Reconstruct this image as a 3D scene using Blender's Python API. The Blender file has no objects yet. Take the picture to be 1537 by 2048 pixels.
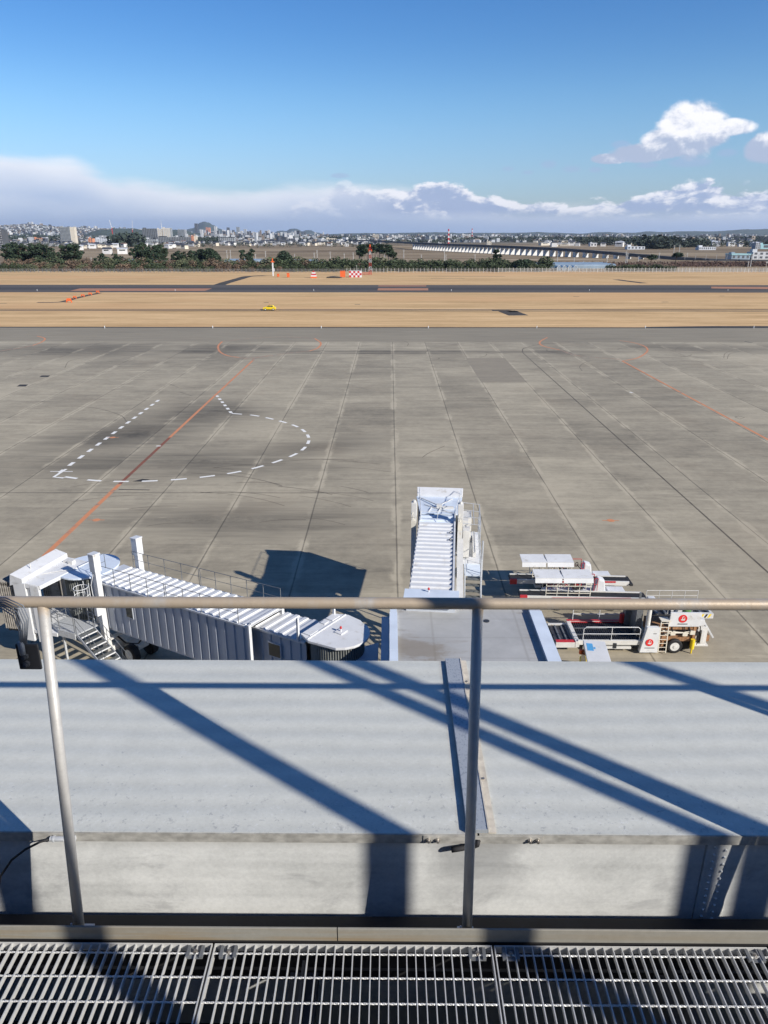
import bpy, bmesh, math, random
from mathutils import Vector, Matrix
R = math.radians
rnd = random.Random(7)
SC = bpy.context.scene
COL = SC.collection

# ------------------------------------------------------------------ camera
CAM_H = 22.5
F_PX = 1479.0
PITCH = math.atan((1024 - 468) / F_PX)
YAW = R(0.45)
cam_d = bpy.data.cameras.new('camera')
cam = bpy.data.objects.new('camera', cam_d)
COL.objects.link(cam)
cam.location = (0, 0, CAM_H)
cam.rotation_euler = (R(90) - PITCH, 0, YAW)
cam_d.sensor_fit = 'VERTICAL'
cam_d.sensor_height = 36.0
cam_d.lens = 36.0 * F_PX / 2048
cam_d.clip_start = 0.05
cam_d.clip_end = 90000
SC.camera = cam
SC.render.resolution_x, SC.render.resolution_y = 768, 1024

# ------------------------------------------------------------------ light
SUN_EL = R(29.4)
SUN_DIR = Vector((0.805, -0.593, 0)).normalized() * math.cos(SUN_EL) + Vector((0, 0, math.sin(SUN_EL)))  # towards the sun
sd = bpy.data.lights.new('sun', 'SUN')
sd.energy = 5.0
sd.angle = R(0.5)
sd.color = (1.0, 0.945, 0.86)
sun = bpy.data.objects.new('sun', sd)
COL.objects.link(sun)
sun.rotation_euler = SUN_DIR.to_track_quat('Z', 'Y').to_euler()
sun.location = (40, -30, 60)

SC.view_settings.view_transform = 'Standard'
SC.view_settings.look = 'None'
SC.view_settings.gamma = 1
SC.view_settings.exposure = 0.30

# ------------------------------------------------------------------ node maths
class X:
    nt = None
    def __init__(s, v): s.v = v
    @staticmethod
    def m(op, *a):
        n = X.nt.nodes.new('ShaderNodeMath'); n.operation = op
        for i, q in enumerate(a):
            q = q.v if isinstance(q, X) else q
            if isinstance(q, (int, float)): n.inputs[i].default_value = q
            else: X.nt.links.new(q, n.inputs[i])
        return X(n.outputs[0])
    def __add__(s, o): return X.m('ADD', s, o)
    __radd__ = __add__
    def __sub__(s, o): return X.m('SUBTRACT', s, o)
    def __rsub__(s, o): return X.m('SUBTRACT', o, s)
    def __mul__(s, o): return X.m('MULTIPLY', s, o)
    __rmul__ = __mul__
    def __truediv__(s, o): return X.m('DIVIDE', s, o)
def xmin(a, b): return X.m('MINIMUM', a, b)
def xmax(a, b): return X.m('MAXIMUM', a, b)
def xabs(a): return X.m('ABSOLUTE', a)
def floor(a): return X.m('FLOOR', a)
def sstep(a, lo, hi, out0=0.0, out1=1.0):
    n = X.nt.nodes.new('ShaderNodeMapRange'); n.interpolation_type = 'SMOOTHSTEP'
    X.nt.links.new(a.v, n.inputs[0])
    for i, q in ((1, lo), (2, hi), (3, out0), (4, out1)): n.inputs[i].default_value = q
    return X(n.outputs[0])
def vec(x, y, z=0.0):
    n = X.nt.nodes.new('ShaderNodeCombineXYZ')
    for i, q in enumerate((x, y, z)):
        if isinstance(q, X): X.nt.links.new(q.v, n.inputs[i])
        else: n.inputs[i].default_value = q
    return n.outputs[0]
def noise(v, scale=1.0, detail=4.0, rough=0.55, dist=0.0):
    n = X.nt.nodes.new('ShaderNodeTexNoise')
    X.nt.links.new(v, n.inputs['Vector'])
    n.inputs['Scale'].default_value = scale; n.inputs['Detail'].default_value = detail
    n.inputs['Roughness'].default_value = rough; n.inputs['Distortion'].default_value = dist
    return X(n.outputs[0])
def white(v):
    n = X.nt.nodes.new('ShaderNodeTexWhiteNoise'); X.nt.links.new(v, n.inputs['Vector'])
    return X(n.outputs['Value'])
def xyz(sock):
    n = X.nt.nodes.new('ShaderNodeSeparateXYZ'); X.nt.links.new(sock, n.inputs[0])
    return X(n.outputs[0]), X(n.outputs[1]), X(n.outputs[2])
def mixc(f, a, b, mode='MIX'):
    n = X.nt.nodes.new('ShaderNodeMix'); n.data_type = 'RGBA'; n.blend_type = mode
    n.clamp_factor = True
    if isinstance(f, X): X.nt.links.new(f.v, n.inputs[0])
    else: n.inputs[0].default_value = f
    for i, q in ((6, a), (7, b)):
        if isinstance(q, tuple): n.inputs[i].default_value = (*q[:3], 1)
        else: X.nt.links.new(q, n.inputs[i])
    return n.outputs[2]
def curve(a, pts, smooth=True):
    lo, hi = pts[0][0], pts[-1][0]
    ys = [p[1] for p in pts]; y0, y1 = min(ys), max(ys)
    mr = X.nt.nodes.new('ShaderNodeMapRange'); X.nt.links.new(a.v, mr.inputs[0])
    mr.inputs[1].default_value = lo; mr.inputs[2].default_value = hi
    n = X.nt.nodes.new('ShaderNodeValToRGB'); X.nt.links.new(mr.outputs[0], n.inputs[0])
    cr = n.color_ramp; cr.interpolation = 'EASE' if smooth else 'LINEAR'
    while len(cr.elements) < len(pts): cr.elements.new(0.5)
    for e, p in zip(cr.elements, pts):
        e.position = (p[0] - lo) / (hi - lo); q = (p[1] - y0) / (y1 - y0); e.color = (q, q, q, 1)
    return X(n.outputs[0]) * (y1 - y0) + y0

# ------------------------------------------------------------------ world: sky with clouds
W = bpy.data.worlds.new('World'); SC.world = W; W.use_nodes = True
nt = W.node_tree; nt.nodes.clear(); X.nt = nt
out = nt.nodes.new('ShaderNodeOutputWorld'); bg = nt.nodes.new('ShaderNodeBackground')
nt.links.new(bg.outputs[0], out.inputs[0])
sky = nt.nodes.new('ShaderNodeTexSky'); sky.sky_type = 'NISHITA'; sky.sun_disc = False
sky.sun_elevation = SUN_EL; sky.sun_rotation = math.atan2(SUN_DIR.x, SUN_DIR.y)
sky.altitude = 20; sky.air_density = 1.0; sky.dust_density = 0.15; sky.ozone_density = 3.0
tc = nt.nodes.new('ShaderNodeTexCoord')
dx, dy, dz = xyz(tc.outputs['Generated'])
az = X.m('ARCTAN2', dx, dy) * (180 / math.pi)
el = X.m('ARCSINE', dz) * (180 / math.pi)
skc = nt.nodes.new('ShaderNodeVectorMath'); skc.operation = 'SCALE'
nt.links.new(sky.outputs[0], skc.inputs[0]); skc.inputs['Scale'].default_value = 0.115
hs = nt.nodes.new('ShaderNodeHueSaturation'); hs.inputs['Saturation'].default_value = 1.22
nt.links.new(skc.outputs[0], hs.inputs['Color'])
# deeper blue away from the horizon
skyc = mixc(sstep(el, 1.0, 15.0), hs.outputs[0], mixc(1.0, hs.outputs[0], (0.55, 0.72, 0.92), 'MULTIPLY'))
skyc = mixc(sstep(el, 0.5, 9.5, 1.0, 0.0), skyc, mixc(1.0, skyc, (0.54, 0.615, 0.86), 'MULTIPLY'))
skyc = mixc(sstep(el, 16.0, 50.0), skyc, mixc(1.0, skyc, (0.50, 0.58, 0.66), 'MULTIPLY'))
# the cloud field is sampled on the sphere of directions
cv = vec(az * 0.10, el * 0.23, 0.0)
cvu = vec(az * 0.10 + 0.05, el * 0.23 + 0.075, 0.0)
n1 = noise(cv, 3.0, 9, 0.60, 0.25); n1u = noise(cvu, 3.0, 6, 0.60, 0.25)
n2 = noise(cv, 1.0, 4, 0.5); n3 = noise(vec(az * 0.07, el * 0.30, 7.0), 2.0, 6, 0.55)
# soft high bank, thick on the left, thinning to the right
stop = curve(az, [(-32, 5.1), (-25, 5.0), (-21.5, 4.6), (-18.5, 3.5), (-15, 2.9), (-10, 2.75), (-6.5, 3.2), (-3, 3.5), (0, 3.15), (4, 2.4), (9, 1.7), (16, 1.6), (28, 1.9)])
se = stop - el + (n2 - 0.5) * 1.6 + (n3 - 0.5) * 1.5
sd_ = sstep(se, -0.35, 0.85) * 0.93
up = sstep(se, 0.0, 2.6, 1.0, 0.0) * 0.75 + (n3 - 0.5) * 1.1
softc = mixc(up + 0.12, (0.42, 0.51, 0.70), (0.80, 0.82, 0.88))
# piled white cumulus rising out of the bank
ctop = curve(az, [(-32, 0.2), (-9, 0.8), (-5.5, 2.3), (-3.2, 3.4), (-1.2, 2.9), (0.8, 3.05), (2.6, 3.55), (5, 3.1), (6.6, 2.35), (9.5, 2.2), (12.5, 1.9), (16, 2.35), (19.0, 2.7), (21, 3.2), (23, 2.8), (28, 2.5)])
ce = ctop - el + (n1 - 0.5) * 2.6
right = sstep(az, -3.5, 1.5)
cd0 = sstep(ce, -0.06, 0.22) * (right * 0.6 + 0.4) * sstep(el, 0.7, 1.7)
lit = sstep((n1 - n1u) * 5.0 + sstep(ce, 0.0, 1.3, 0.55, -0.20), -0.10, 0.75)
cumc = mixc(lit, (0.33, 0.41, 0.60), (0.84, 0.84, 0.89))
lowc = sstep(el, 0.1, 1.7, 1.0, 0.0)
def blob(a0, e0, ra, re):
    u = (az - a0) / ra; v = (el - e0) / re
    return 1.0 - X.m('SQRT', u * u + v * v)
big = blob(20.1, 6.35, 2.35, 1.8)
for b in ((20.2, 5.8, 2.5, 0.8), (22.0, 6.35, 1.9, 0.6), (17.0, 5.0, 2.1, 0.62), (18.6, 5.2, 1.6, 0.6), (24.7, 5.0, 1.6, 1.0), (18.2, 5.6, 1.3, 0.9), (15.2, 4.75, 1.5, 0.34)):
    big = xmax(big, blob(*b))
bv = vec(az * 0.10, el * 0.13, 3.0)
bn1 = noise(bv, 4.2, 9, 0.60, 0.2)
be = big + (bn1 - 0.5) * 0.95 + 0.06
bd = sstep(be, 0.0, 0.30)
bl = sstep((bn1 - noise(vec(az * 0.10 + 0.035, el * 0.13 + 0.05, 3.0), 4.2, 6, 0.60, 0.2)) * 3.4 + sstep(el, 4.7, 6.6, -0.42, 0.36) + sstep(az, 17.0, 19.5, 0.05, 0.0), -0.35, 0.6)
bigc = mixc(bl, (0.38, 0.45, 0.60), (0.86, 0.86, 0.90))
sm = blob(12.6, 4.15, 0.9, 0.30)
for b in ((14.1, 4.1, 0.6, 0.22), (11.0, 4.5, 0.6, 0.25), (8.2, 4.25, 0.5, 0.16), (20.0, 4.45, 1.6, 0.4), (17.5, 4.3, 1.0, 0.22), (15.6, 5.6, 0.7, 0.3), (22.3, 4.9, 0.9, 0.35), (9.6, 4.0, 0.5, 0.15), (-3.6, 3.85, 1.0, 0.22)):
    sm = xmax(sm, blob(*b))
sdn = sstep(sm + (bn1 - 0.5) * 1.2, 0.0, 0.5) * 0.5
c = mixc(sd_, skyc, softc)
c = mixc(cd0 * 0.95, c, cumc)
c = mixc(lowc * 0.85, c, (0.35, 0.46, 0.68))
c = mixc(sdn, c, (0.33, 0.42, 0.62))
c = mixc(bd * sstep(el, 3.2, 3.8), c, bigc)
nt.links.new(c, bg.inputs[0]); bg.inputs[1].default_value = 1.0

# ------------------------------------------------------------------ materials
M = {}
def mat(name, color, rough=0.6, metal=0.0, var=0.12, scale=3.0, bump=0.0, bscale=40.0, dirt=None, dirt_lo=0.55, dirt_hi=0.75, dscale=1.5, stretch=None, rvar=0.0, world=False, spec=0.5, detail=6):
    m = bpy.data.materials.new(name); m.use_nodes = True
    nt = m.node_tree; X.nt = nt
    b = nt.nodes['Principled BSDF']
    t = nt.nodes.new('ShaderNodeTexCoord')
    src = t.outputs['Object']
    if world:
        g = nt.nodes.new('ShaderNodeNewGeometry'); src = g.outputs['Position']
    if stretch:
        x, y, z = xyz(src); src = vec(x * stretch[0], y * stretch[1], z * stretch[2])
    n = noise(src, scale, detail, 0.6)
    f = sstep(n, 0.25, 0.75)
    c = mixc(f, tuple(q * (1 - var) for q in color), tuple(min(1, q * (1 + var)) for q in color))
    if dirt:
        d = noise(src, dscale, 7, 0.65, 0.3)
        c = mixc(sstep(d, dirt_lo, dirt_hi), c, dirt)
    nt.links.new(c, b.inputs['Base Color'])
    b.inputs['Roughness'].default_value = rough; b.inputs['Metallic'].default_value = metal
    b.inputs['Specular IOR Level'].default_value = spec
    if rvar:
        rr = noise(src, scale * 2.3, 5, 0.6) * rvar * 2 + (rough - rvar)
        nt.links.new(rr.v, b.inputs['Roughness'])
    if bump:
        bn = noise(src, bscale, 4, 0.6)
        bp = nt.nodes.new('ShaderNodeBump'); bp.inputs['Strength'].default_value = bump
        bp.inputs['Distance'].default_value = 0.01
        nt.links.new(bn.v, bp.inputs['Height']); nt.links.new(bp.outputs[0], b.inputs['Normal'])
    M[name] = m
    return m

mat('white_paint', (0.66, 0.67, 0.68), 0.45, var=0.06, scale=1.3, dirt=(0.44, 0.41, 0.36), dirt_lo=0.54, dirt_hi=0.80, dscale=2.2)
mat('white_worn', (0.64, 0.63, 0.60), 0.5, var=0.07, scale=2.0, dirt=(0.34, 0.22, 0.13), dirt_lo=0.60, dirt_hi=0.75, dscale=3.0)
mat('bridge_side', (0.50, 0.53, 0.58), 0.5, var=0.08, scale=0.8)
mat('cream_paint', (0.70, 0.66, 0.56), 0.5, var=0.08, scale=1.5, dirt=(0.5, 0.35, 0.22))
mat('blue_white_roof', (0.62, 0.69, 0.78), 0.4, var=0.08, scale=0.9)
mat('galvanised', (0.52, 0.54, 0.56), 0.50, 0.25, var=0.18, scale=14, bump=0.12, bscale=60, rvar=0.1)
mat('dark_steel', (0.045, 0.05, 0.06), 0.55, 0.3, var=0.2, scale=6)
mat('grey_steel', (0.20, 0.21, 0.22), 0.5, 0.4, var=0.2, scale=6)
mat('tread_steel', (0.16, 0.17, 0.17), 0.6, 0.3, var=0.25, scale=9)
mat('rubber', (0.018, 0.018, 0.02), 0.75, var=0.25, scale=5)
mat('bellows', (0.30, 0.28, 0.25), 0.85, var=0.35, scale=5)
mat('curtain', (0.19, 0.20, 0.19), 0.7, var=0.15, scale=6)
mat('glass_dark', (0.05, 0.055, 0.05), 0.12, var=0.1)
mat('orange_paint', (0.72, 0.13, 0.03), 0.5, var=0.12, scale=2)
mat('red_paint', (0.48, 0.03, 0.035), 0.45, var=0.12, scale=4)
mat('emblem_red', (0.66, 0.03, 0.03), 0.4, var=0.03)
mat('yellow_paint', (0.80, 0.58, 0.02), 0.35, var=0.04)
mat('blue_paint', (0.10, 0.36, 0.66), 0.4, var=0.08)
mat('green_cover', (0.10, 0.25, 0.06), 0.7, var=0.2)
mat('brown_rust', (0.30, 0.16, 0.08), 0.8, var=0.4, scale=8)
mat('deck_steel', (0.06, 0.06, 0.065), 0.5, 0.3, var=0.35, scale=6)
mat('rim_white', (0.66, 0.66, 0.63), 0.4, var=0.08)
mat('black_plate', (0.012, 0.013, 0.016), 0.5, var=0.2)
mat('cable_grey', (0.16, 0.18, 0.21), 0.5, var=0.2, scale=20)
mat('bolt', (0.45, 0.42, 0.38), 0.35, 0.8, var=0.2, scale=30)
mat('concrete', (0.30, 0.29, 0.27), 0.85, var=0.15, scale=0.6)
mat('concrete_pale', (0.50, 0.49, 0.46), 0.85, var=0.12, scale=0.2)
mat('viaduct_dark', (0.085, 0.09, 0.10), 0.8, var=0.2, scale=0.1)
mat('bark', (0.10, 0.075, 0.055), 0.9, var=0.3, scale=3)
mat('bark_pale', (0.25, 0.22, 0.18), 0.9, var=0.3, scale=3)
mat('pine_leaf', (0.030, 0.052, 0.026), 0.8, var=0.55, scale=0.5)
mat('bush_green', (0.052, 0.072, 0.032), 0.85, var=0.5, scale=0.5)
mat('bush_olive', (0.105, 0.115, 0.060), 0.85, var=0.4, scale=0.5)
mat('bush_brown', (0.145, 0.10, 0.066), 0.9, var=0.4, scale=0.5)
mat('wood_dark', (0.035, 0.050, 0.038), 0.9, var=0.5, scale=0.02, world=True)
mat('house_white', (0.62, 0.61, 0.59), 0.7, var=0.08, scale=0.3)
mat('house_cream', (0.60, 0.54, 0.44), 0.7, var=0.08, scale=0.3)
mat('house_grey', (0.34, 0.35, 0.37), 0.7, var=0.1, scale=0.3)
mat('roof_dark', (0.06, 0.065, 0.08), 0.6, var=0.2, scale=0.5)
mat('roof_brown', (0.17, 0.10, 0.08), 0.7, var=0.2, scale=0.5)
mat('roof_pale', (0.55, 0.57, 0.60), 0.5, var=0.1, scale=0.5)
mat('salmon', (0.62, 0.27, 0.15), 0.7, var=0.08)
mat('tower_grey', (0.30, 0.32, 0.33), 0.6, var=0.1, scale=0.1)
mat('tower_dark', (0.085, 0.09, 0.10), 0.5, var=0.2, scale=0.1)
mat('greenhouse', (0.27, 0.335, 0.39), 0.3, var=0.15, scale=0.1)
mat('teal_roof', (0.30, 0.50, 0.52), 0.5, var=0.1)
mat('far_white', (0.50, 0.50, 0.50), 0.7, var=0.2, scale=0.01, world=True)
mat('far_brown', (0.22, 0.18, 0.15), 0.8, var=0.3, scale=0.01, world=True)
mat('city_pale', (0.44, 0.45, 0.46), 0.7, var=0.25, scale=0.01, world=True)
mat('hill', (0.055, 0.075, 0.055), 0.95, var=0.3, scale=0.004, world=True)
mat('pole_grey', (0.42, 0.41, 0.39), 0.7, var=0.1)

# ------------------------------------------------------------------ mesh helpers
class MB:
    def __init__(s): s.v = []; s.f = []; s.smooth = False; s.mi = []
    def add(s, vs, fs):
        b = len(s.v); s.v += [tuple(v) for v in vs]; s.f += [tuple(b + i for i in f) for f in fs]; return s
    def box(s, x0, x1, y0, y1, z0, z1):
        return s.add([(x0, y0, z0), (x1, y0, z0), (x1, y1, z0), (x0, y1, z0), (x0, y0, z1), (x1, y0, z1), (x1, y1, z1), (x0, y1, z1)],
                     [(3, 2, 1, 0), (4, 5, 6, 7), (0, 1, 5, 4), (1, 2, 6, 5), (2, 3, 7, 6), (3, 0, 4, 7)])
    def hexa(s, low, high):  # two rings of four points
        return s.add(list(low) + list(high), [(3, 2, 1, 0), (4, 5, 6, 7), (0, 1, 5, 4), (1, 2, 6, 5), (2, 3, 7, 6), (3, 0, 4, 7)])
    def bar(s, p, q, w, h=None, up=(0, 0, 1)):
        h = h or w; p = Vector(p); q = Vector(q); d = (q - p).normalized(); u = Vector(up)
        if abs(d.dot(u)) > 0.98: u = Vector((0, 1, 0))
        a = d.cross(u).normalized() * w / 2; b = a.cross(d).normalized() * h / 2
        return s.hexa([p - a - b, p + a - b, q + a - b, q - a - b], [p - a + b, p + a + b, q + a + b, q - a + b])
    def tube(s, pts, r, n=8, caps=True):
        pts = [Vector(p) for p in pts]; rings = []; prev = None
        for i, p in enumerate(pts):
            d = (pts[min(i + 1, len(pts) - 1)] - pts[max(i - 1, 0)]).normalized()
            u = prev if prev is not None else (Vector((0, 0, 1)) if abs(d.z) < 0.95 else Vector((1, 0, 0)))
            a = (u - d * u.dot(d)).normalized(); b = d.cross(a); prev = a
            rr = r[i] if isinstance(r, (list, tuple)) else r
            rings.append([p + a * (rr * math.cos(2 * math.pi * k / n)) + b * (rr * math.sin(2 * math.pi * k / n)) for k in range(n)])
        vs = [v for rg in rings for v in rg]; fs = []
        for i in range(len(rings) - 1):
            for k in range(n):
                fs.append((i * n + k, i * n + (k + 1) % n, (i + 1) * n + (k + 1) % n, (i + 1) * n + k))
        if caps: fs += [tuple(reversed(range(n))), tuple((len(rings) - 1) * n + k for k in range(n))]
        return s.add(vs, fs)
    def cyl(s, c, r, z0, z1, n=24, r2=None):
        return s.tube([(c[0], c[1], z0), (c[0], c[1], z1)], [r, r if r2 is None else r2], n)
    def prism(s, pts, z0, z1):
        n = len(pts)
        return s.add([(x, y, z0) for x, y in pts] + [(x, y, z1) for x, y in pts],
                     [tuple(reversed(range(n))), tuple(range(n, 2 * n))] + [(i, (i + 1) % n, n + (i + 1) % n, n + i) for i in range(n)])
    def yprism(s, pts, y0, y1):  # outline in x,z swept along y
        n = len(pts)
        return s.add([(x, y0, z) for x, z in pts] + [(x, y1, z) for x, z in pts],
                     [tuple(range(n)), tuple(reversed(range(n, 2 * n)))] + [(i, n + i, n + (i + 1) % n, (i + 1) % n) for i in range(n)])
    def quad(s, *p): return s.add(p, [tuple(range(len(p)))])
    def corr_roof(s, x0, x1, y0, y1, z, d=0.06, per=0.6, thick=0.03):
        prof = []; x = x0; k = 0
        while x < x1 - 1e-6:
            for fx, h in ((0.0, 0), (0.42, 0), (0.52, d), (0.90, d)):
                if x + fx * per < x1: prof.append((x + fx * per, z + h))
            x += per
        prof.append((x1, z))
        n = len(prof)
        return s.yprism(prof + [(x1, z - thick), (x0, z - thick)], y0, y1)
    def corr_wall(s, x0, x1, yface, sign, z0, z1, d=0.05, per=0.6, thick=0.04):
        prof = []; x = x0
        while x < x1 - 1e-6:
            for fx, h in ((0.0, 0), (0.45, 0), (0.53, d), (0.92, d)):
                if x + fx * per < x1: prof.append((x + fx * per, yface + sign * h))
            x += per
        prof.append((x1, yface))
        prof += [(x1, yface - sign * thick), (x0, yface - sign * thick)]
        if sign > 0: prof = prof[::-1]
        return s.prism(prof, z0, z1)
    shear = None
    def build(s, name, m=None, parent=None, smooth=False, bevel=0.0, loc=None, rotz=0.0):
        if MB.shear: s.v = [MB.shear(*q) for q in s.v]
        me = bpy.data.meshes.new(name); me.from_pydata(s.v, [], s.f); me.update()
        bm = bmesh.new(); bm.from_mesh(me); bmesh.ops.recalc_face_normals(bm, faces=bm.faces)
        if bevel:
            es = [e for e in bm.edges if len(e.link_faces) == 2 and e.calc_face_angle(0) > 0.6]
            bmesh.ops.bevel(bm, geom=es, offset=bevel, segments=2, affect='EDGES', profile=0.7)
        bm.to_mesh(me); bm.free()
        if smooth:
            for p in me.polygons: p.use_smooth = True
        if m: me.materials.append(M[m] if isinstance(m, str) else m)
        o = bpy.data.objects.new(name, me); COL.objects.link(o)
        if parent: o.parent = parent
        if loc: o.location = loc
        o.rotation_euler.z = rotz
        return o
def thing(name, label, cat, loc=(0, 0, 0), rotz=0.0, group=None):
    o = bpy.data.objects.new(name, None); COL.objects.link(o)
    o.empty_display_size = 0.5
    o.location = loc; o.rotation_euler.z = rotz; o['label'] = label; o['category'] = cat
    if group: o['group'] = group
    return o
def tag(o, label=None, cat=None, group=None, kind=None):
    for k, v in (('label', label), ('category', cat), ('group', group), ('kind', kind)):
        if v: o[k] = v
    return o
KIDS = {}
def copy_tree(o, parent=None):
    c = o.copy(); COL.objects.link(c); c.parent = parent
    if o.name not in KIDS: KIDS[o.name] = [q for q in bpy.data.objects if q.parent == o]
    for k in KIDS[o.name]: copy_tree(k, c)
    return c
_c, _s = math.cos(YAW), math.sin(YAW)
def U(px, py, z=0.0):
    """where the sight line of a photograph point meets the level plane at height z"""
    a = (px - 768.5) / F_PX; b = (1024 - py) / F_PX
    fy = math.cos(PITCH) + b * math.sin(PITCH); fz = -math.sin(PITCH) + b * math.cos(PITCH)
    t = (z - CAM_H) / fz; x, y = a * t, fy * t
    return Vector((x * _c - y * _s, x * _s + y * _c, z))
def G(px, dist, z=0.0):
    """ground point on the bearing of a photograph column at a given distance"""
    t = (px - 768.5) / F_PX
    x = t * dist / 1.0 * (math.cos(PITCH) + math.sin(PITCH) * (CAM_H / dist)) ; y = dist
    return Vector((x * _c - y * _s, x * _s + y * _c, z))
# ------------------------------------------------------------------ setting materials
def base_mat(name):
    m = bpy.data.materials.new(name); m.use_nodes = True; X.nt = m.node_tree; M[name] = m
    b = X.nt.nodes['Principled BSDF']; g = X.nt.nodes.new('ShaderNodeNewGeometry')
    return m, b, g.outputs['Position']
# apron: concrete slabs 7.2 m wide with joints, tonal differences from slab to slab, streaks, tyre and oil stains
m, b, P = base_mat('apron_concrete')
x, y, z = xyz(P)
wob = noise(vec(x * 0.2, y * 0.2), 1.0, 2) * 0.08
lx = (x - 0.61 + wob) / 7.2; ly = (y - 4.0) / 8.1
lane = floor(lx); row = floor(ly)
tone = white(vec(lane, row, 1.0)) * 0.17 + white(vec(lane, 3.0, 2.0)) * 0.14 + white(vec(floor(lx), floor(ly / 3.0), 5.0)) * 0.13
big = noise(vec(x * 0.018, y * 0.022), 1.0, 6, 0.62)
streak = noise(vec(x * 0.07, y * 0.75), 1.0, 8, 0.62)
streak2 = noise(vec(x * 0.25, y * 2.2, 4.0), 1.0, 6, 0.62)
fine = noise(vec(x * 1.3, y * 1.3), 1.0, 8, 0.75)
mids = noise(vec(x * 0.16, y * 0.30, 12.0), 1.0, 8, 0.7)
stroke = sstep(noise(vec(x * 0.35, y * 2.6, 14.0), 1.0, 4, 0.6), 0.66, 0.72)
v = 0.60 + tone * 0.7 + (big - 0.5) * 1.15 + (streak - 0.5) * 0.40 + (streak2 - 0.5) * 0.26 + (mids - 0.5) * 0.75 + (fine - 0.5) * 0.5
pale = sstep(noise(vec(x * 0.055, y * 0.42, 9.0), 1.0, 8, 0.66), 0.55, 0.72) * sstep(noise(vec(x * 0.03, y * 0.02, 2.0), 1.0, 3), 0.42, 0.6)
v = v + pale * 0.34 + stroke * 0.22
fx = xabs(lx - floor(lx + 0.5)) * 7.2          # metres to the nearest lengthwise joint
fy = xabs(ly - floor(ly + 0.5)) * 8.1
dirtj = noise(vec(x * 0.2, y * 0.14, 6.0), 1.0, 6, 0.65)
v = v + sstep(fx + (noise(vec(x * 1.5, y * 0.5), 1.0, 4) - 0.5) * 1.0, 0.0, 0.60, 1.0, 0.0) * sstep(dirtj, 0.42, 0.60) * 0.50
def stain(cx, cy, rx, ry, rot=0.0):
    c_, s_ = math.cos(R(rot)), math.sin(R(rot))
    u = ((x - cx) * c_ + (y - cy) * s_) / rx; w = ((y - cy) * c_ - (x - cx) * s_) / ry
    return 1.0 - X.m('SQRT', u * u + w * w)
st = xmax(stain(-31, 86, 15, 7, 25), stain(-24, 97, 9, 10, 20))
st = xmax(st, stain(-21, 74, 18, 6)); st = xmax(st, stain(-9, 80, 12, 5, 30)); st = xmax(st, stain(-66, 155, 30, 14))
st = xmax(st, stain(-30, 158, 22, 7)); st = xmax(st, stain(70, 158, 28, 9)); st = xmax(st, stain(-14, 58, 14, 5))
st = xmax(st, stain(2, 153, 70, 2.6)); st = xmax(st, stain(-40, 153, 30, 4)); st = xmax(st, stain(0, 150.5, 34, 1.2))
v = v - sstep(st + (streak - 0.5) * 2.2 + (mids - 0.5) * 1.2 + (fine - 0.5) * 0.8, -0.05, 0.85) * 0.36
v = v * sstep(fy, 0.02, 0.08, 0.90, 1.0)
v = v * sstep(fx, 0.02, 0.09, 0.45, 1.0)
# the paler taxiway strip beyond the slabs has no joints
ta = sstep(y, 167.0, 168.2)
v = v * (1.0 - ta) + (0.58 + (streak - 0.5) * 0.45 + (fine - 0.5) * 0.1 + (big - 0.5) * 0.3) * ta
c = mixc(v, (0.012, 0.012, 0.014), (0.445, 0.392, 0.292))
c = mixc(sstep(noise(vec(x * 0.12, y * 0.12, 3.0), 1.0, 4), 0.5, 0.75) * 0.22, c, (0.25, 0.20, 0.14))
X.nt.links.new(c, b.inputs['Base Color']); b.inputs['Roughness'].default_value = 0.82
b.inputs['Specular IOR Level'].default_value = 0.3
# dry airfield grass
m, b, P = base_mat('dry_grass')
x, y, z = xyz(P)
g1 = noise(vec(x * 0.010, y * 0.10), 1.0, 8, 0.65); g2 = noise(vec(x * 0.05, y * 0.35, 3.0), 1.0, 8, 0.7); g3 = noise(vec(x * 0.5, y * 1.2, 5.0), 1.0, 5, 0.7)
g4 = noise(vec(x * 0.006, y * 0.02, 8.0), 1.0, 4)
f = 0.5 + (g1 - 0.5) * 1.9 + (g2 - 0.5) * 1.6 + (g3 - 0.5) * 0.7
c = mixc(f, (0.40, 0.26, 0.125), (0.74, 0.51, 0.275))
c = mixc(sstep(g4, 0.48, 0.66) * 0.6, c, (0.60, 0.37, 0.19))
c = mixc(sstep(noise(vec(x * 0.035, y * 0.30, 7.0), 1.0, 7, 0.7), 0.63, 0.72) * 0.45, c, (0.22, 0.15, 0.08))
c = mixc(sstep(noise(vec(x * 0.02, y * 0.16, 17.0), 1.0, 5, 0.6), 0.60, 0.72) * 0.6, c, (0.76, 0.57, 0.35))
X.nt.links.new(c, b.inputs['Base Color']); b.inputs['Roughness'].default_value = 0.95; b.inputs['Specular IOR Level'].default_value = 0.1
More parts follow.
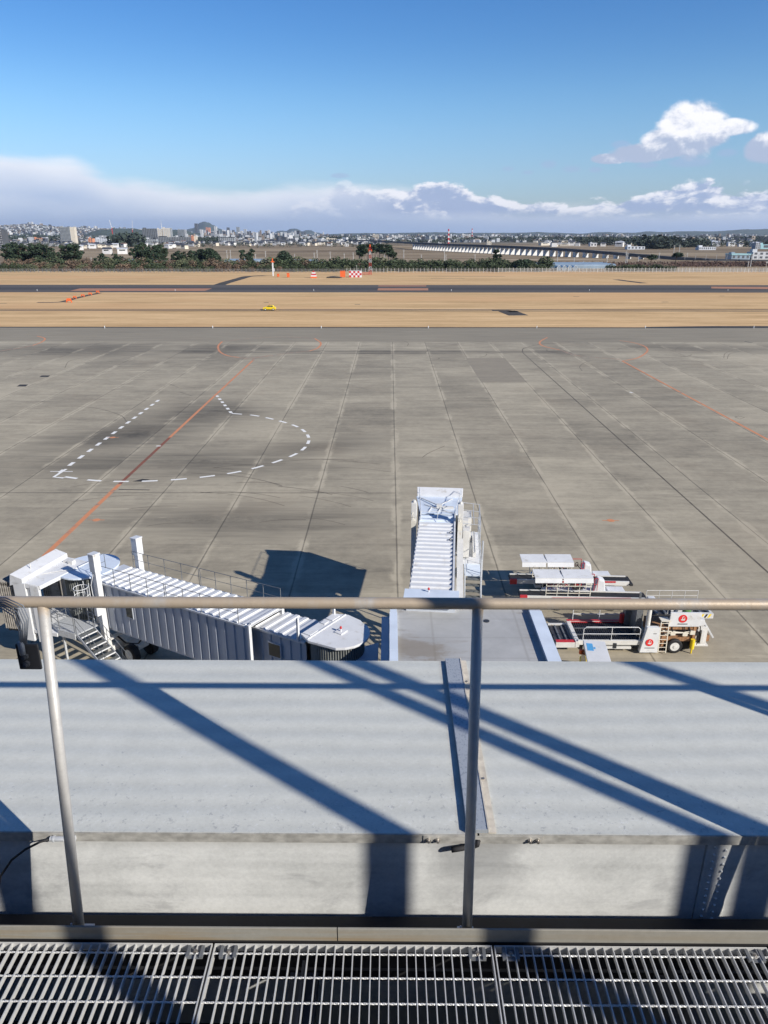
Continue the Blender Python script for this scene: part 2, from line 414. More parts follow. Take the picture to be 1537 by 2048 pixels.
# countryside: rice fields, banks, scrub
m, b, P = base_mat('field_soil')
x, y, z = xyz(P)
wx = x + (noise(vec(x * 0.004, y * 0.004), 1.0, 2) - 0.5) * 60.0
cell = white(vec(floor(wx / 160.0), floor((y + x * 0.05) / 55.0), 0.0))
g1 = noise(vec(x * 0.006, y * 0.035), 1.0, 7, 0.65); g2 = noise(vec(x * 0.03, y * 0.03, 3.0), 1.0, 6, 0.7)
c = mixc(cell * 0.55 + g1 * 0.7 - 0.15, (0.12, 0.085, 0.055), (0.38, 0.30, 0.20))
c = mixc(sstep(g2, 0.52, 0.72) * 0.6, c, (0.115, 0.11, 0.07))
c = mixc(sstep(noise(vec(x * 0.004, y * 0.05, 9.0), 1.0, 3), 0.60, 0.64) * 0.7, c, (0.55, 0.46, 0.34))
c = mixc(sstep(y, 1500.0, 2600.0) * 0.85, c, mixc(g2, (0.045, 0.055, 0.045), (0.16, 0.16, 0.15)))
X.nt.links.new(c, b.inputs['Base Color']); b.inputs['Roughness'].default_value = 0.95; b.inputs['Specular IOR Level'].default_value = 0.1
# runway asphalt
m, b, P = base_mat('runway_asphalt')
x, y, z = xyz(P)
g1 = noise(vec(x * 0.01, y * 0.5), 1.0, 6, 0.6); g2 = noise(vec(x * 0.3, y * 0.6, 3.0), 1.0, 6, 0.7)
mid = sstep(xabs(y - 338.0), 3.0, 12.0)
c = mixc(g1 * 0.6 + g2 * 0.5 - 0.05, (0.045, 0.038, 0.032), (0.135, 0.115, 0.095))
c = mixc((1.0 - mid) * 0.55, c, (0.024, 0.020, 0.018))
X.nt.links.new(c, b.inputs['Base Color']); b.inputs['Roughness'].default_value = 0.8
mat('tyre_mark', (0.125, 0.105, 0.078), 0.8, var=0.3, scale=0.8)
mat('drain_dark', (0.035, 0.032, 0.03), 0.8, var=0.3, scale=0.8)
mat('service_road', (0.055, 0.045, 0.035), 0.9, var=0.35, scale=0.05, world=True)
def worn(name, col, lo, hi, under=(0.21, 0.195, 0.17)):
    m, b, P = base_mat(name)
    x, y, z = xyz(P)
    n = noise(vec(x * 0.9, y * 0.9), 1.0, 8, 0.75)
    X.nt.links.new(mixc(sstep(n, lo, hi), col, under), b.inputs['Base Color']); b.inputs['Roughness'].default_value = 0.7
worn('line_white', (0.80, 0.79, 0.75), 0.62, 0.80)
worn('line_orange', (0.60, 0.24, 0.11), 0.50, 0.72)
worn('line_orange_faint', (0.42, 0.24, 0.15), 0.42, 0.62)
worn('line_orange_dark', (0.24, 0.085, 0.045), 0.45, 0.75, (0.10, 0.08, 0.07))
worn('grass_brown', (0.40, 0.19, 0.10), 0.6, 0.9, (0.30, 0.19, 0.11))

# ------------------------------------------------------------------ ground
def grid_sheet(name, xs, ys, z, m):
    mb = MB(); nx = len(xs)
    mb.v = [(a, c_, z) for c_ in ys for a in xs]
    mb.f = [(j * nx + i, j * nx + i + 1, (j + 1) * nx + i + 1, (j + 1) * nx + i) for j in range(len(ys) - 1) for i in range(nx - 1)]
    o = mb.build(name, m); o['kind'] = 'structure'; return o
gx = [-16000, -8000, -4000, -2000, -1000, -500, 0, 500, 1000, 2000, 4000, 8000, 16000]
gy = [-3000, -1000, -300, 0, 300, 600, 1000, 1500, 2200, 3200, 4500, 7000, 10000, 15000, 20000, 26000]
grid_sheet('ground', gx, gy, -0.5, 'field_soil')
ex = [-900, -600, -400, -200, 0, 200, 400, 600, 900]
grid_sheet('grass_field', ex, [194.4, 230, 280, 340, 400, 470, 500], 0.0, 'dry_grass')
grid_sheet('apron', [-240, -120, -60, 0, 60, 120, 240], [-80, -20, 40, 100, 150, 194.4], 0.0, 'apron_concrete')
grid_sheet('runway', ex, [316.5, 338, 364], 0.02, 'runway_asphalt')
def strip(mb, pts, w, z):
    pts = [Vector((p[0], p[1], 0)) for p in pts]; vs = []
    for i, p in enumerate(pts):
        d = (pts[min(i + 1, len(pts) - 1)] - pts[max(i - 1, 0)]).normalized(); n = Vector((-d.y, d.x, 0)) * w / 2
        vs += [(p.x + n.x, p.y + n.y, z), (p.x - n.x, p.y - n.y, z)]
    return mb.add(vs, [(2 * i, 2 * i + 1, 2 * i + 3, 2 * i + 2) for i in range(len(pts) - 1)])
def spline(pp, n=10):
    P_ = [Vector((p[0], p[1], 0)) for p in pp]; P_ = [P_[0] * 2 - P_[1]] + P_ + [P_[-1] * 2 - P_[-2]]; o = []
    for i in range(1, len(P_) - 2):
        a, b_, c_, d = P_[i - 1:i + 3]
        for k in range(n):
            t = k / n
            o.append(0.5 * ((2 * b_) + (c_ - a) * t + (2 * a - 5 * b_ + 4 * c_ - d) * t * t + (3 * b_ - a - 3 * c_ + d) * t ** 3))
    return o + [P_[-2]]
def pxs(*pp): return [U(a, b_) for a, b_ in pp]
def mark(name, mb, m, kind='structure'):
    o = mb.build(name, m); o['kind'] = kind; return o
mb = MB()
for yy in (243.0, 238.6): strip(mb, [(-900, yy + 0.4), (-300, yy), (0, yy), (300, yy), (900, yy)], 1.9, 0.015)
mark('service_road', mb, 'service_road')
mb = MB(); strip(mb, [(-900, 194.5), (0, 194.5), (70, 194.5), (110, 195.4), (900, 195.4)], 1.5, 0.02)
strip(mb, [(66, 195.0), (84, 197.0), (400, 198)], 2.6, 0.016)
mark('apron_edge', mb, 'drain_dark')
mb = MB(); strip(mb, spline(pxs((425, 575), (450, 566), (478, 558), (497, 553), (530, 551.5))), 5.5, 0.012)
strip(mb, spline(pxs((1232, 559), (1262, 563), (1290, 566.5))), 4, 0.012)
strip(mb, spline(pxs((75, 605), (110, 604.5), (128, 603), (150, 597), (180, 590), (200, 586))), 2.4, 0.012)
strip(mb, pxs((985, 621), (1015, 621), (1030, 624)), 3.0, 0.012)
strip(mb, pxs((1012, 621), (1038, 631)), 6.0, 0.012)
for a in ((836, 552, 1010, 553, 1.6), (862, 557, 930, 557, 1.2), (660, 553, 676, 552, 5.0), (14, 607, 0, 607, 1), (710, 609, 721, 609, 1.2), (528, 605, 538, 605, 1.2), (1147, 593, 1159, 593, 1), (1324, 604, 1337, 604, 1.2), (0, 562, 300, 562, 0.8), (1440, 592, 1450, 592, 1)):
    strip(mb, pxs(a[:2], a[2:4]), a[4], 0.014)
mark('track_in_grass', mb, 'service_road')
mb = MB(); mb.add([(*U(p[0], p[1]).xy, 0.045) for p in ((140, 582), (410, 582), (425, 577), (160, 577))], [(0, 1, 2, 3)])
mb.add([(*U(p[0], p[1]).xy, 0.045) for p in ((755, 581), (857, 581), (857, 576.5), (757, 576.5))], [(0, 1, 2, 3)])
mb.add([(*U(p[0], p[1]).xy, 0.045) for p in ((757, 573), (853, 573), (853, 571), (757, 571))], [(0, 1, 2, 3)])
mb.add([(*U(p[0], p[1]).xy, 0.045) for p in ((1423, 577), (1537, 578.5), (1537, 574), (1423, 573.5))], [(0, 1, 2, 3)])
mark('runway_patch', mb, 'grass_brown')

# apron paint
mb = MB(); strip(mb, pxs((505, 722), (340, 875)), 0.36, 0.006); mark('lead_in_line', mb, 'line_orange')
mb = MB(); strip(mb, pxs((340, 875), (240, 968)), 0.36, 0.006); mark('lead_in_line', mb, 'line_orange_dark')
mb = MB(); strip(mb, pxs((240, 968), (60, 1140)), 0.42, 0.006)
strip(mb, pxs((0, 1177), (24, 1175), (26, 1183), (0, 1186)), 0.3, 0.006)
strip(mb, pxs((1245, 722), (1560, 892)), 0.36, 0.006)
strip(mb, spline(pxs((1245, 722), (1275, 716), (1294, 704), (1292, 694), (1270, 686), (1240, 681))), 0.36, 0.009)
strip(mb, spline(pxs((1095, 675), (1080, 684), (1087, 692), (1120, 700))), 0.4, 0.006)
strip(mb, spline(pxs((445, 683), (437, 692), (440, 703), (455, 711), (478, 715))), 0.4, 0.006)
strip(mb, spline(pxs((630, 677), (642, 686), (636, 696), (620, 702))), 0.4, 0.006)
strip(mb, spline(pxs((75, 672), (90, 677), (84, 684), (66, 691))), 0.4, 0.006)
mark('lead_in_line', mb, 'line_orange')
mb = MB()
strip(mb, spline(pxs((478, 715), (505, 716), (580, 706), (620, 702))), 0.4, 0.0085)
strip(mb, spline(pxs((505, 722), (512, 716), (540, 711))), 0.4, 0.0075)
strip(mb, spline(pxs((445, 683), (480, 679), (560, 674), (630, 677))), 0.3, 0.0075)
strip(mb, spline(pxs((1120, 700), (1160, 712), (1245, 719))), 0.35, 0.0075)
strip(mb, spline(pxs((66, 691), (40, 696), (0, 702))), 0.35, 0.0075)
mark('faded_turning_line', mb, 'line_orange_faint')
def dashes(mb, pts, on, off, w, z):
    pts = [Vector((p[0], p[1], 0)) for p in pts]; cyc = on + off; s0 = 0.0; cur = []
    L = [0]
    for i in range(1, len(pts)): L.append(L[-1] + (pts[i] - pts[i - 1]).length)
    def at(s):
        for i in range(1, len(pts)):
            if s <= L[i]: return pts[i - 1].lerp(pts[i], (s - L[i - 1]) / max(1e-6, L[i] - L[i - 1]))
        return pts[-1]
    while s0 < L[-1]:
        e = min(s0 + on, L[-1]); strip(mb, [at(s0), at((s0 + e) / 2), at(e)], w, z); s0 += cyc
mb = MB()
dashes(mb, pxs((318, 800), (120, 945)), 1.25, 1.35, 0.42, 0.006)
dashes(mb, pxs((434, 791), (464, 827)), 1.05, 1.2, 0.42, 0.006)
dashes(mb, spline(pxs((464, 827), (510, 831), (560, 842), (600, 856), (618, 875), (612, 893), (590, 909), (545, 926), (485, 942), (415, 953), (340, 960), (260, 963), (190, 961), (125, 953)), 14), 1.5, 1.25, 0.36, 0.0085)
strip(mb, pxs((101, 943), (146, 943)), 0.16, 0.0085)
strip(mb, pxs((133, 938), (108, 954), (128, 956)), 0.3, 0.0065)
strip(mb, pxs((313, 892), (322, 892)), 0.3, 0.0065)
strip(mb, pxs((1260, 784), (1266, 786)), 0.3, 0.0065)
mark('dashed_boundary', mb, 'line_white')
mb = MB()
for pp in (((34, 773), (52, 773), (57, 769), (40, 769)), ((79, 754), (97, 754), (101, 751), (84, 751)), ((265, 963), (290, 963), (300, 959), (285, 958))):
    mb.add([(*U(*p).xy, 0.007) for p in pp], [(0, 1, 2, 3)])
strip(mb, pxs((238, 979), (300, 980)), 0.18, 0.007); strip(mb, pxs((0, 985.5), (792, 986)), 0.09, 0.0055)
strip(mb, pxs((1490, 683), (1506, 686)), 0.4, 0.007)
strip(mb, pxs((1470, 834), (1478, 832), (1490, 835), (1480, 838), (1470, 834)), 0.08, 0.007)
mark('drain_cover', mb, 'drain_dark')
mb = MB(); mb.add([(*U(*p).xy, 0.005) for p in ((963, 765), (1053, 765), (1010, 716), (932, 716))], [(0, 1, 2, 3)])
m, b, P = base_mat('patch_concrete'); x, y, z = xyz(P)
n = noise(vec(x * 0.15, y * 1.1), 1.0, 8, 0.65) * 0.8 + noise(vec(x, y), 1.0, 6, 0.7) * 0.4 - 0.1
X.nt.links.new(mixc(n, (0.15, 0.13, 0.098), (0.38, 0.33, 0.245)), b.inputs['Base Color']); b.inputs['Roughness'].default_value = 0.85
mark('dark_slab_patch', mb, 'patch_concrete')
mb = MB()
for w, pp in ((0.16, ((1045, 703), (1062, 720), (1375, 1000), (1540, 1148))), (0.2, ((1045, 703), (1050, 696), (1085, 688), (1150, 683))),
              (0.10, ((850, 706), (865, 697), (920, 688), (970, 682))), (0.10, ((815, 692), (817, 687), (808, 682), (790, 681))),
              (0.09, ((1350, 700), (1358, 694), (1380, 690))), (0.09, ((1448, 716), (1452, 706), (1475, 699), (1510, 697))), (0.09, ((1455, 718), (1460, 708), (1482, 702))),
              (0.10, ((1165, 742), (1160, 734), (1168, 726), (1180, 722))), (0.08, ((845, 915), (860, 905), (890, 892))),
              (0.10, ((60, 818), (130, 813), (190, 816), (240, 830), (255, 845))), (0.08, ((340, 768), (358, 775))), (0.10, ((360, 784), (384, 792))),
              (0.10, ((130, 736), (140, 722), (175, 714)))):
    strip(mb, spline(pxs(*pp)), w, 0.0048)
rt = random.Random(21)
for _ in range(22):
    cx_, cy_ = rt.uniform(-22, -6), rt.uniform(50, 64); r_ = rt.uniform(5, 16); a0 = rt.uniform(0.6, 1.6); a1 = a0 + rt.uniform(0.3, 0.8)
    strip(mb, [(cx_ + r_ * math.cos(a0 + (a1 - a0) * k / 12), cy_ + r_ * math.sin(a0 + (a1 - a0) * k / 12)) for k in range(13)], rt.uniform(0.05, 0.10), 0.0044)
for _ in range(16):
    cx_ = rt.choice((-62, -30, -8, 12, 34, 60)) + rt.uniform(-9, 9); cy_ = rt.uniform(143, 160); r_ = rt.uniform(4, 12); a0 = rt.uniform(0, 6.28); a1 = a0 + rt.uniform(0.5, 1.6)
    strip(mb, [(cx_ + r_ * math.cos(a0 + (a1 - a0) * k / 12), cy_ + r_ * 0.7 * math.sin(a0 + (a1 - a0) * k / 12)) for k in range(13)], rt.uniform(0.10, 0.2), 0.0044)
mark('tyre_track', mb, 'tyre_mark')
for px, py in ((193, 1040), (1222, 1041), (226, 875)):
    p = U(px, py); mb = MB(); mb.cyl((0, 0), 0.32, 0.004, 0.012, 12); strip(mb, [(-0.7, 0), (0.7, 0)], 0.12, 0.009)
    o = mb.build('ground_marker', 'line_orange', loc=p)
    tag(o, {193: 'small orange ground marker beside the orange lead-in line', 1222: 'small orange ground marker on the apron beyond the belt loaders', 226: 'small worn orange ground marker beside the white dashes'}[px], 'ground marker')

# ------------------------------------------------------------------ airfield edge lights along the apron and runway
def edge_light(px, py, lab, g, h=0.6):
    p = U(px, py); mb = MB(); mb.cyl((0, 0), 0.08, 0, h * 0.6, 8); mb.cyl((0, 0), 0.12, h * 0.6, h, 8, 0.06)
    tag(mb.build('edge_light', 'white_paint', loc=p), lab, 'edge light', g)
for px in (210, 426, 643, 857, 1074, 1291, 1508): edge_light(px, 656.5, 'small white edge light standing on the rim of the apron', 'edge lights along the apron rim')
for px in (75, 351, 628, 903, 1179, 1456): edge_light(px, 582, 'tiny white edge light on the near shoulder of the runway', 'edge lights along the runway', 0.7)

# ------------------------------------------------------------------ terminal parts around the viewer
ZR = CAM_H - 2.18         # roof deck
ZG = CAM_H - 2.38         # grating
m, b, P = base_mat('roof_zinc'); x, y, z = xyz(P)
w1 = X.m('SINE', y * 52.0 + (noise(vec(x * 0.6, y * 0.4), 1.0, 3) - 0.5) * 5.0) * 0.5 + 0.5
fl = noise(P, 70.0, 6, 0.75); bl_ = noise(vec(x * 1.6, y * 2.2), 1.0, 6, 0.6); md = noise(P, 9.0, 6, 0.65)
v = 0.52 + (fl - 0.5) * 0.8 + (bl_ - 0.5) * 0.35 + (w1 - 0.5) * 0.16 + (md - 0.5) * 0.5  # w1 paints the sheet's rippled reflections into its tone as bands
c = mixc(v, (0.48, 0.485, 0.44), (0.72, 0.725, 0.665))
edge = sstep(y, 2.25, 2.75, 1.0, 0.0)
c = mixc(sstep(fl + md * 0.35, 0.78, 0.86) * 0.7 * (edge * 0.8 + 0.2), c, (0.72, 0.73, 0.75))
c = mixc(sstep(noise(P, 34.0, 6, 0.8) + edge * 0.05, 0.60, 0.70) * 0.5, c, (0.22, 0.23, 0.25))
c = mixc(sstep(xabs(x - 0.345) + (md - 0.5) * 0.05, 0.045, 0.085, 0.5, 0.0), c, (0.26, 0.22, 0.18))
X.nt.links.new(c, b.inputs['Base Color']); b.inputs['Metallic'].default_value = 0.12
rr = 0.46 + (w1 - 0.5) * 0.14 + (bl_ - 0.5) * 0.2; X.nt.links.new(rr.v, b.inputs['Roughness'])
bp = X.nt.nodes.new('ShaderNodeBump'); bp.inputs['Distance'].default_value = 0.006; bp.inputs['Strength'].default_value = 0.35
X.nt.links.new((w1 * 0.7 + fl * 0.35 + md * 0.2).v, bp.inputs['Height']); X.nt.links.new(bp.outputs[0], b.inputs['Normal'])
m, b, P = base_mat('wall_zinc'); x, y, z = xyz(P)
fl = noise(P, 60.0, 7, 0.75); bl_ = noise(vec(x * 2.2, y, z * 3.0), 1.0, 7, 0.65, 0.4); w1 = noise(vec(x * 0.25, 0.0, z * 11.0), 1.0, 3)
v = 0.60 + (fl - 0.5) * 1.0 + (bl_ - 0.5) * 1.6 + (w1 - 0.5) * 1.1
c = mixc(v, (0.46, 0.47, 0.46), (0.80, 0.81, 0.79))
c = mixc(sstep(noise(vec(x * 1.1, y, z * 2.6), 1.6, 8, 0.7, 0.6), 0.52, 0.68) * 0.5, c, (0.33, 0.335, 0.34))
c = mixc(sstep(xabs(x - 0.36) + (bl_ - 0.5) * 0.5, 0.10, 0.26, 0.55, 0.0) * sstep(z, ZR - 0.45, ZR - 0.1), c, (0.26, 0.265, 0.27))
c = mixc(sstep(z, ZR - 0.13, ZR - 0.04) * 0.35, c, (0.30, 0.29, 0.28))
X.nt.links.new(c, b.inputs['Base Color']); b.inputs['Metallic'].default_value = 0.12; b.inputs['Roughness'].default_value = 0.55
m, b, P = base_mat('rail_pipe'); x, y, z = xyz(P)
n = noise(P, 22.0, 7, 0.7); n2 = noise(vec(x * 6.0, y * 6.0, z * 2.0), 1.0, 6, 0.7)
geo = X.nt.nodes.new('ShaderNodeNewGeometry'); nx_, ny_, nz_ = xyz(geo.outputs['Normal'])
c = mixc(n, (0.34, 0.335, 0.32), (0.56, 0.545, 0.52))
rust = sstep(n2 * 0.75 + n * 0.25 + sstep(z, ZR + 1.0, ZR + 1.075) * 0.24, 0.52, 0.74)
c = mixc(rust * 0.75, c, (0.42, 0.32, 0.21))
X.nt.links.new(c, b.inputs['Base Color']); b.inputs['Metallic'].default_value = 0.25; b.inputs['Roughness'].default_value = 0.5
bp = X.nt.nodes.new('ShaderNodeBump'); bp.inputs['Distance'].default_value = 0.003; bp.inputs['Strength'].default_value = 0.5
X.nt.links.new(n.v, bp.inputs['Height']); X.nt.links.new(bp.outputs[0], b.inputs['Normal'])
m, b, P = base_mat('kerb_steel'); x, y, z = xyz(P)
n = noise(vec(x * 1.5, y * 3.0, z * 40.0), 1.0, 6, 0.6); n2 = noise(P, 45.0, 6, 0.7)
c = mixc(n2, (0.20, 0.195, 0.17), (0.30, 0.29, 0.255))
c = mixc(sstep(n, 0.35, 0.65) * sstep(x, 0.3, -0.2, 0.35, 0.85) * sstep(z, ZG + 0.07, ZG + 0.02, 0.3, 1.0), c, (0.24, 0.175, 0.095))
X.nt.links.new(c, b.inputs['Base Color']); b.inputs['Metallic'].default_value = 0.0; b.inputs['Roughness'].default_value = 0.6
m, b, P = base_mat('grating_steel'); x, y, z = xyz(P)
n = noise(P, 40.0, 6, 0.75)
c = mixc(n, (0.42, 0.43, 0.43), (0.70, 0.69, 0.66)); c = mixc(sstep(noise(P, 14.0, 5, 0.7), 0.60, 0.78) * 0.5, c, (0.36, 0.27, 0.18))
X.nt.links.new(c, b.inputs['Base Color']); b.inputs['Metallic'].default_value = 0.2; b.inputs['Roughness'].default_value = 0.45
m, b, P = base_mat('strip_zinc'); x, y, z = xyz(P)
fl = noise(vec(x * 90.0, y * 60.0), 1.0, 5, 0.7)
X.nt.links.new(mixc(sstep(fl, 0.52, 0.62) * 0.6, (0.44, 0.47, 0.50), (0.16, 0.20, 0.25)), b.inputs['Base Color']); b.inputs['Roughness'].default_value = 0.4; b.inputs['Metallic'].default_value = 0.3
mat('lip_shaded_zinc', (0.37, 0.36, 0.33), 0.55, 0.1, var=0.3, scale=30, stretch=(0.6, 1, 1), detail=7)  # roof metal copy; weaker light on the upright face is put into the colour
mat('seal_cream', (0.55, 0.50, 0.42), 0.6, var=0.2, scale=20)
mat('void_shade', (0.012, 0.012, 0.014), 0.8, var=0.4, scale=4)  # near black stands in for the shade below the grating and kerb

mb = MB(); mb.box(-60, 60, -40, 3.36, -0.4, ZG - 0.95)
tb = mb.build('terminal_building', 'concrete'); tag(tb, 'concrete terminal block under the viewing deck, below the grating', 'building')

mb = MB(); mb.box(-60, 60, -30, 0.32, ZG - 0.94, CAM_H - 1.55)
tag(mb.build('viewing_deck', 'concrete'), 'concrete viewing deck slab the picture was taken from', 'deck')
mb = MB(); mb.box(-50, 50, -30, -7.5, CAM_H - 1.54, CAM_H + 4.5)  # added out of view; blocks low sky to deepen shade on the ledge
tag(mb.build('sky_blocker', 'concrete'), 'unseen concrete block added behind the viewing deck to cut off low sky light', 'building')
# roof: two metal sheets with a folded front lip, a cover strip over the joint, and the wall below
roof = thing('ledge_roof', 'wide flat grey metal ledge roof beyond the railing, striped by long shadows', 'roof', (0, 2.25, ZR))
def sheet(x0, x1, dz, nm):
    g = MB(); L = [(0.0, -0.044), (0.0, 0.0), (0.004, 0.0), (1.235, 0.004), (1.24, -0.03), (1.18, -0.035), (0.02, -0.03), (0.006, -0.044)]
    n = len(L); g.add([(x0, a, b_ + dz) for a, b_ in L] + [(x1, a, b_ + dz) for a, b_ in L], [tuple(range(n)), tuple(reversed(range(n, 2 * n)))] + [(i, n + i, n + (i + 1) % n, (i + 1) % n) for i in range(n)])
    o = g.build(nm, 'roof_zinc', roof)
    g = MB(); g.box(x0, x1, -0.0045, -0.0005, -0.044 + dz, -0.001 + dz); g.build('roof_lip', 'lip_shaded_zinc', roof)
    return o
sheet(-6.0, 0.345, 0.0, 'roof_sheet'); sheet(0.352, 6.0, 0.001, 'roof_sheet')
g = MB(); g.box(0.305, 0.388, 0.0, 1.236, 0.003, 0.021); cs = g.build('cover_strip', 'strip_zinc', roof, bevel=0.002)
g = MB(); g.box(0.388, 0.418, 0.0, 1.236, 0.003, 0.008); g.box(0.384, 0.390, 0.0, 1.236, 0.021, 0.024); g.build('strip_flange', 'seal_cream', cs)
for yy in (1.03, 0.58, 0.30):
    g = MB(); g.cyl((0.402, yy), 0.0065, 0.006, 0.013, 8); g.build('screw', 'bolt', cs)
g = MB(); g.box(0.135, 0.60, -0.0085, -0.0045, -0.040, -0.004); lp = g.build('lip_joint_plate', 'lip_shaded_zinc', roof, bevel=0.001)
for xx in (0.155, 0.19, 0.548, 0.578):
    g = MB(); g.tube([(xx, -0.009, -0.021), (xx, -0.016, -0.021)], 0.0095, 6); g.tube([(xx, -0.016, -0.021), (xx, -0.024, -0.021)], 0.0055, 8); g.build('bolt', 'bolt', lp)
g = MB(); g.tube([(0.33, 0.02, -0.05), (0.305, -0.012, -0.055), (0.265, -0.014, -0.062), (0.245, -0.014, -0.066)], 0.011, 8); g.tube([(0.325, -0.012, -0.052), (0.345, -0.014, -0.04), (0.347, -0.014, -0.02)], 0.010, 8)
g.build('seal_strip', 'rubber', roof, smooth=True)

wall = thing('ledge_wall', 'upright pale metal wall under the edge of the ledge roof', 'wall', (0, 2.262, ZR - 0.045))
HW = -0.90
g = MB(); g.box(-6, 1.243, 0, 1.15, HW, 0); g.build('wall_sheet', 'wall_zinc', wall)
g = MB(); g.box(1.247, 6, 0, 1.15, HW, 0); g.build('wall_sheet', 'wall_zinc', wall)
g = MB(); g.box(1.248, 1.36, -0.003, 0.0, HW, -0.001); sp = g.build('splice_plate', 'wall_zinc', wall)
g = MB()
for k in range(12):
    for xx, o_ in ((1.279, 0), (1.322, 0.012)):
        g.tube([(xx, -0.0035, -0.025 - k * 0.036 - o_), (xx, -0.0085, -0.025 - k * 0.036 - o_)], [0.0062, 0.0035], 8)
tag(g.build('rivet_row', 'wall_zinc', sp))

# gap behind the kerb and the dark space under the grating
g = MB(); g.box(-6, 6, -0.9, 2.27, ZG - 0.94, ZG - 0.90); tag(g.build('gutter_floor', 'void_shade'), 'gutter floor showing below the grating, coloured near black for shade', 'gutter')
g = MB(); g.box(-6, 6, 1.66, 1.74, ZG - 0.32, ZG - 0.18); g.box(-6, 6, 1.60, 1.80, ZG - 0.34, ZG - 0.32)
tag(g.build('support_beam', 'dark_steel'), 'dark steel beam running under the grating', 'beam')
for i, xx in enumerate((-0.35, 0.95)):
    g = MB(); g.box(xx, xx + 0.10, 0.9, 1.9, ZG - 0.16, ZG - 0.10); g.box(xx + 0.045, xx + 0.055, 0.9, 1.9, ZG - 0.10, ZG - 0.04)
    tag(g.build('support_bracket', 'dark_steel'), ['dark steel bearer under the grating left of the kerb joint', 'dark steel bearer under the right hand grating'][i], 'bearer')

# kerb: two lengths of steel angle butted at x = kx
kx = U(674, 1870, ZG + 0.06).x
for i, (x0, x1, lab) in enumerate(((-4.0, kx - 0.002, 'brown stained steel kerb left of its joint, in front of the grating'), (kx + 0.002, 4.0, 'grey steel kerb right of its joint, in front of the grating'))):
    g = MB(); L = [(1.943, ZG + 0.003), (1.943, ZG + 0.060), (1.9445, ZG + 0.062), (1.9495, ZG + 0.062), (1.9505, ZG + 0.060), (1.9505, ZG + 0.003)]
    n = len(L); g.add([(x0, a, b_) for a, b_ in L] + [(x1, a, b_) for a, b_ in L], [tuple(range(n)), tuple(reversed(range(n, 2 * n)))] + [(k, n + k, n + (k + 1) % n, (k + 1) % n) for k in range(n)])
    tag(g.build('steel_kerb', 'kerb_steel'), lab, 'kerb')
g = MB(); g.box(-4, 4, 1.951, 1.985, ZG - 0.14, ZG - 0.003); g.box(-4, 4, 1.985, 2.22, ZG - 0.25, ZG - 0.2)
tag(g.build('edge_beam', 'void_shade'), 'steel edge beam carrying the kerb and railing posts, coloured near black for shade', 'beam')

# grating panels
PITCHX, PITCHY = 0.0318, 0.0893
def grating(x0, x1, label):
    t = thing('floor_grating', label, 'grating', ((x0 + x1) / 2, 1.4, ZG), 0, 'galvanised floor gratings')
    w = (x1 - x0) / 2; g = MB(); n = int((x1 - x0 - 0.012) / PITCHX); off = (x1 - x0 - n * PITCHX) / 2
    for k in range(1, n):
        xx = -w + off + k * PITCHX; g.box(xx - 0.0017, xx + 0.0017, -1.6, 0.527, -0.022, 0)
    g.build('bearing_bars', 'grating_steel', t)
    g = MB()
    for k in range(24):
        yy = 0.495 - k * PITCHY; vs = []; fs = []; N = int(2 * w / 0.007)
        for i in range(N + 1):
            a = i * 0.7
            for q in range(4):
                an = a + q * math.pi / 2; vs.append((-w + 2 * w * i / N, yy + 0.0036 * math.cos(an), -0.0028 + 0.0036 * math.sin(an)))
        for i in range(N):
            for q in range(4): fs.append((i * 4 + q, i * 4 + (q + 1) % 4, i * 4 + 4 + (q + 1) % 4, i * 4 + 4 + q))
        g.add(vs, fs)
    g.build('cross_rods', 'grating_steel', t)
    g = MB(); g.box(-w, w, 0.527, 0.5315, -0.032, 0.001); g.box(-w, -w + 0.004, -1.6, 0.5265, -0.032, 0.001); g.box(w - 0.004, w, -1.6, 0.5265, -0.032, 0.001)
    g.build('frame', 'grating_steel', t)
    for xx in (-w + 0.055, w - 0.055):
        g = MB(); g.box(xx - 0.03, xx + 0.03, 0.478, 0.522, -0.010, -0.007); g.box(xx - 0.03, xx - 0.018, 0.478, 0.522, -0.007, 0.003); g.box(xx + 0.018, xx + 0.03, 0.478, 0.522, -0.007, 0.003)
        c_ = g.build('clamp', 'grey_steel', t, bevel=0.001)
        g = MB(); g.cyl((xx, 0.5), 0.009, -0.007, 0.0, 6); g.cyl((xx, 0.5), 0.005, 0.0, 0.008, 8); g.build('clamp_bolt', 'bolt', c_)
s1 = U(427.5, 1890, ZG).x; s2 = U(986, 1890, ZG).x; s3 = U(1533, 1890, ZG).x
grating(-1.72, s1 - 0.004, 'leftmost steel floor grating, crossed by a wide slanting shadow')
grating(s1 + 0.004, s2 - 0.004, 'middle steel floor grating under the joint of the kerb')
grating(s2 + 0.004, s3 - 0.004, 'steel floor grating at the lower right of the picture, right of the second post')
grating(s3 + 0.004, s3 + 1.0, 'sliver of steel floor grating at the far right edge')

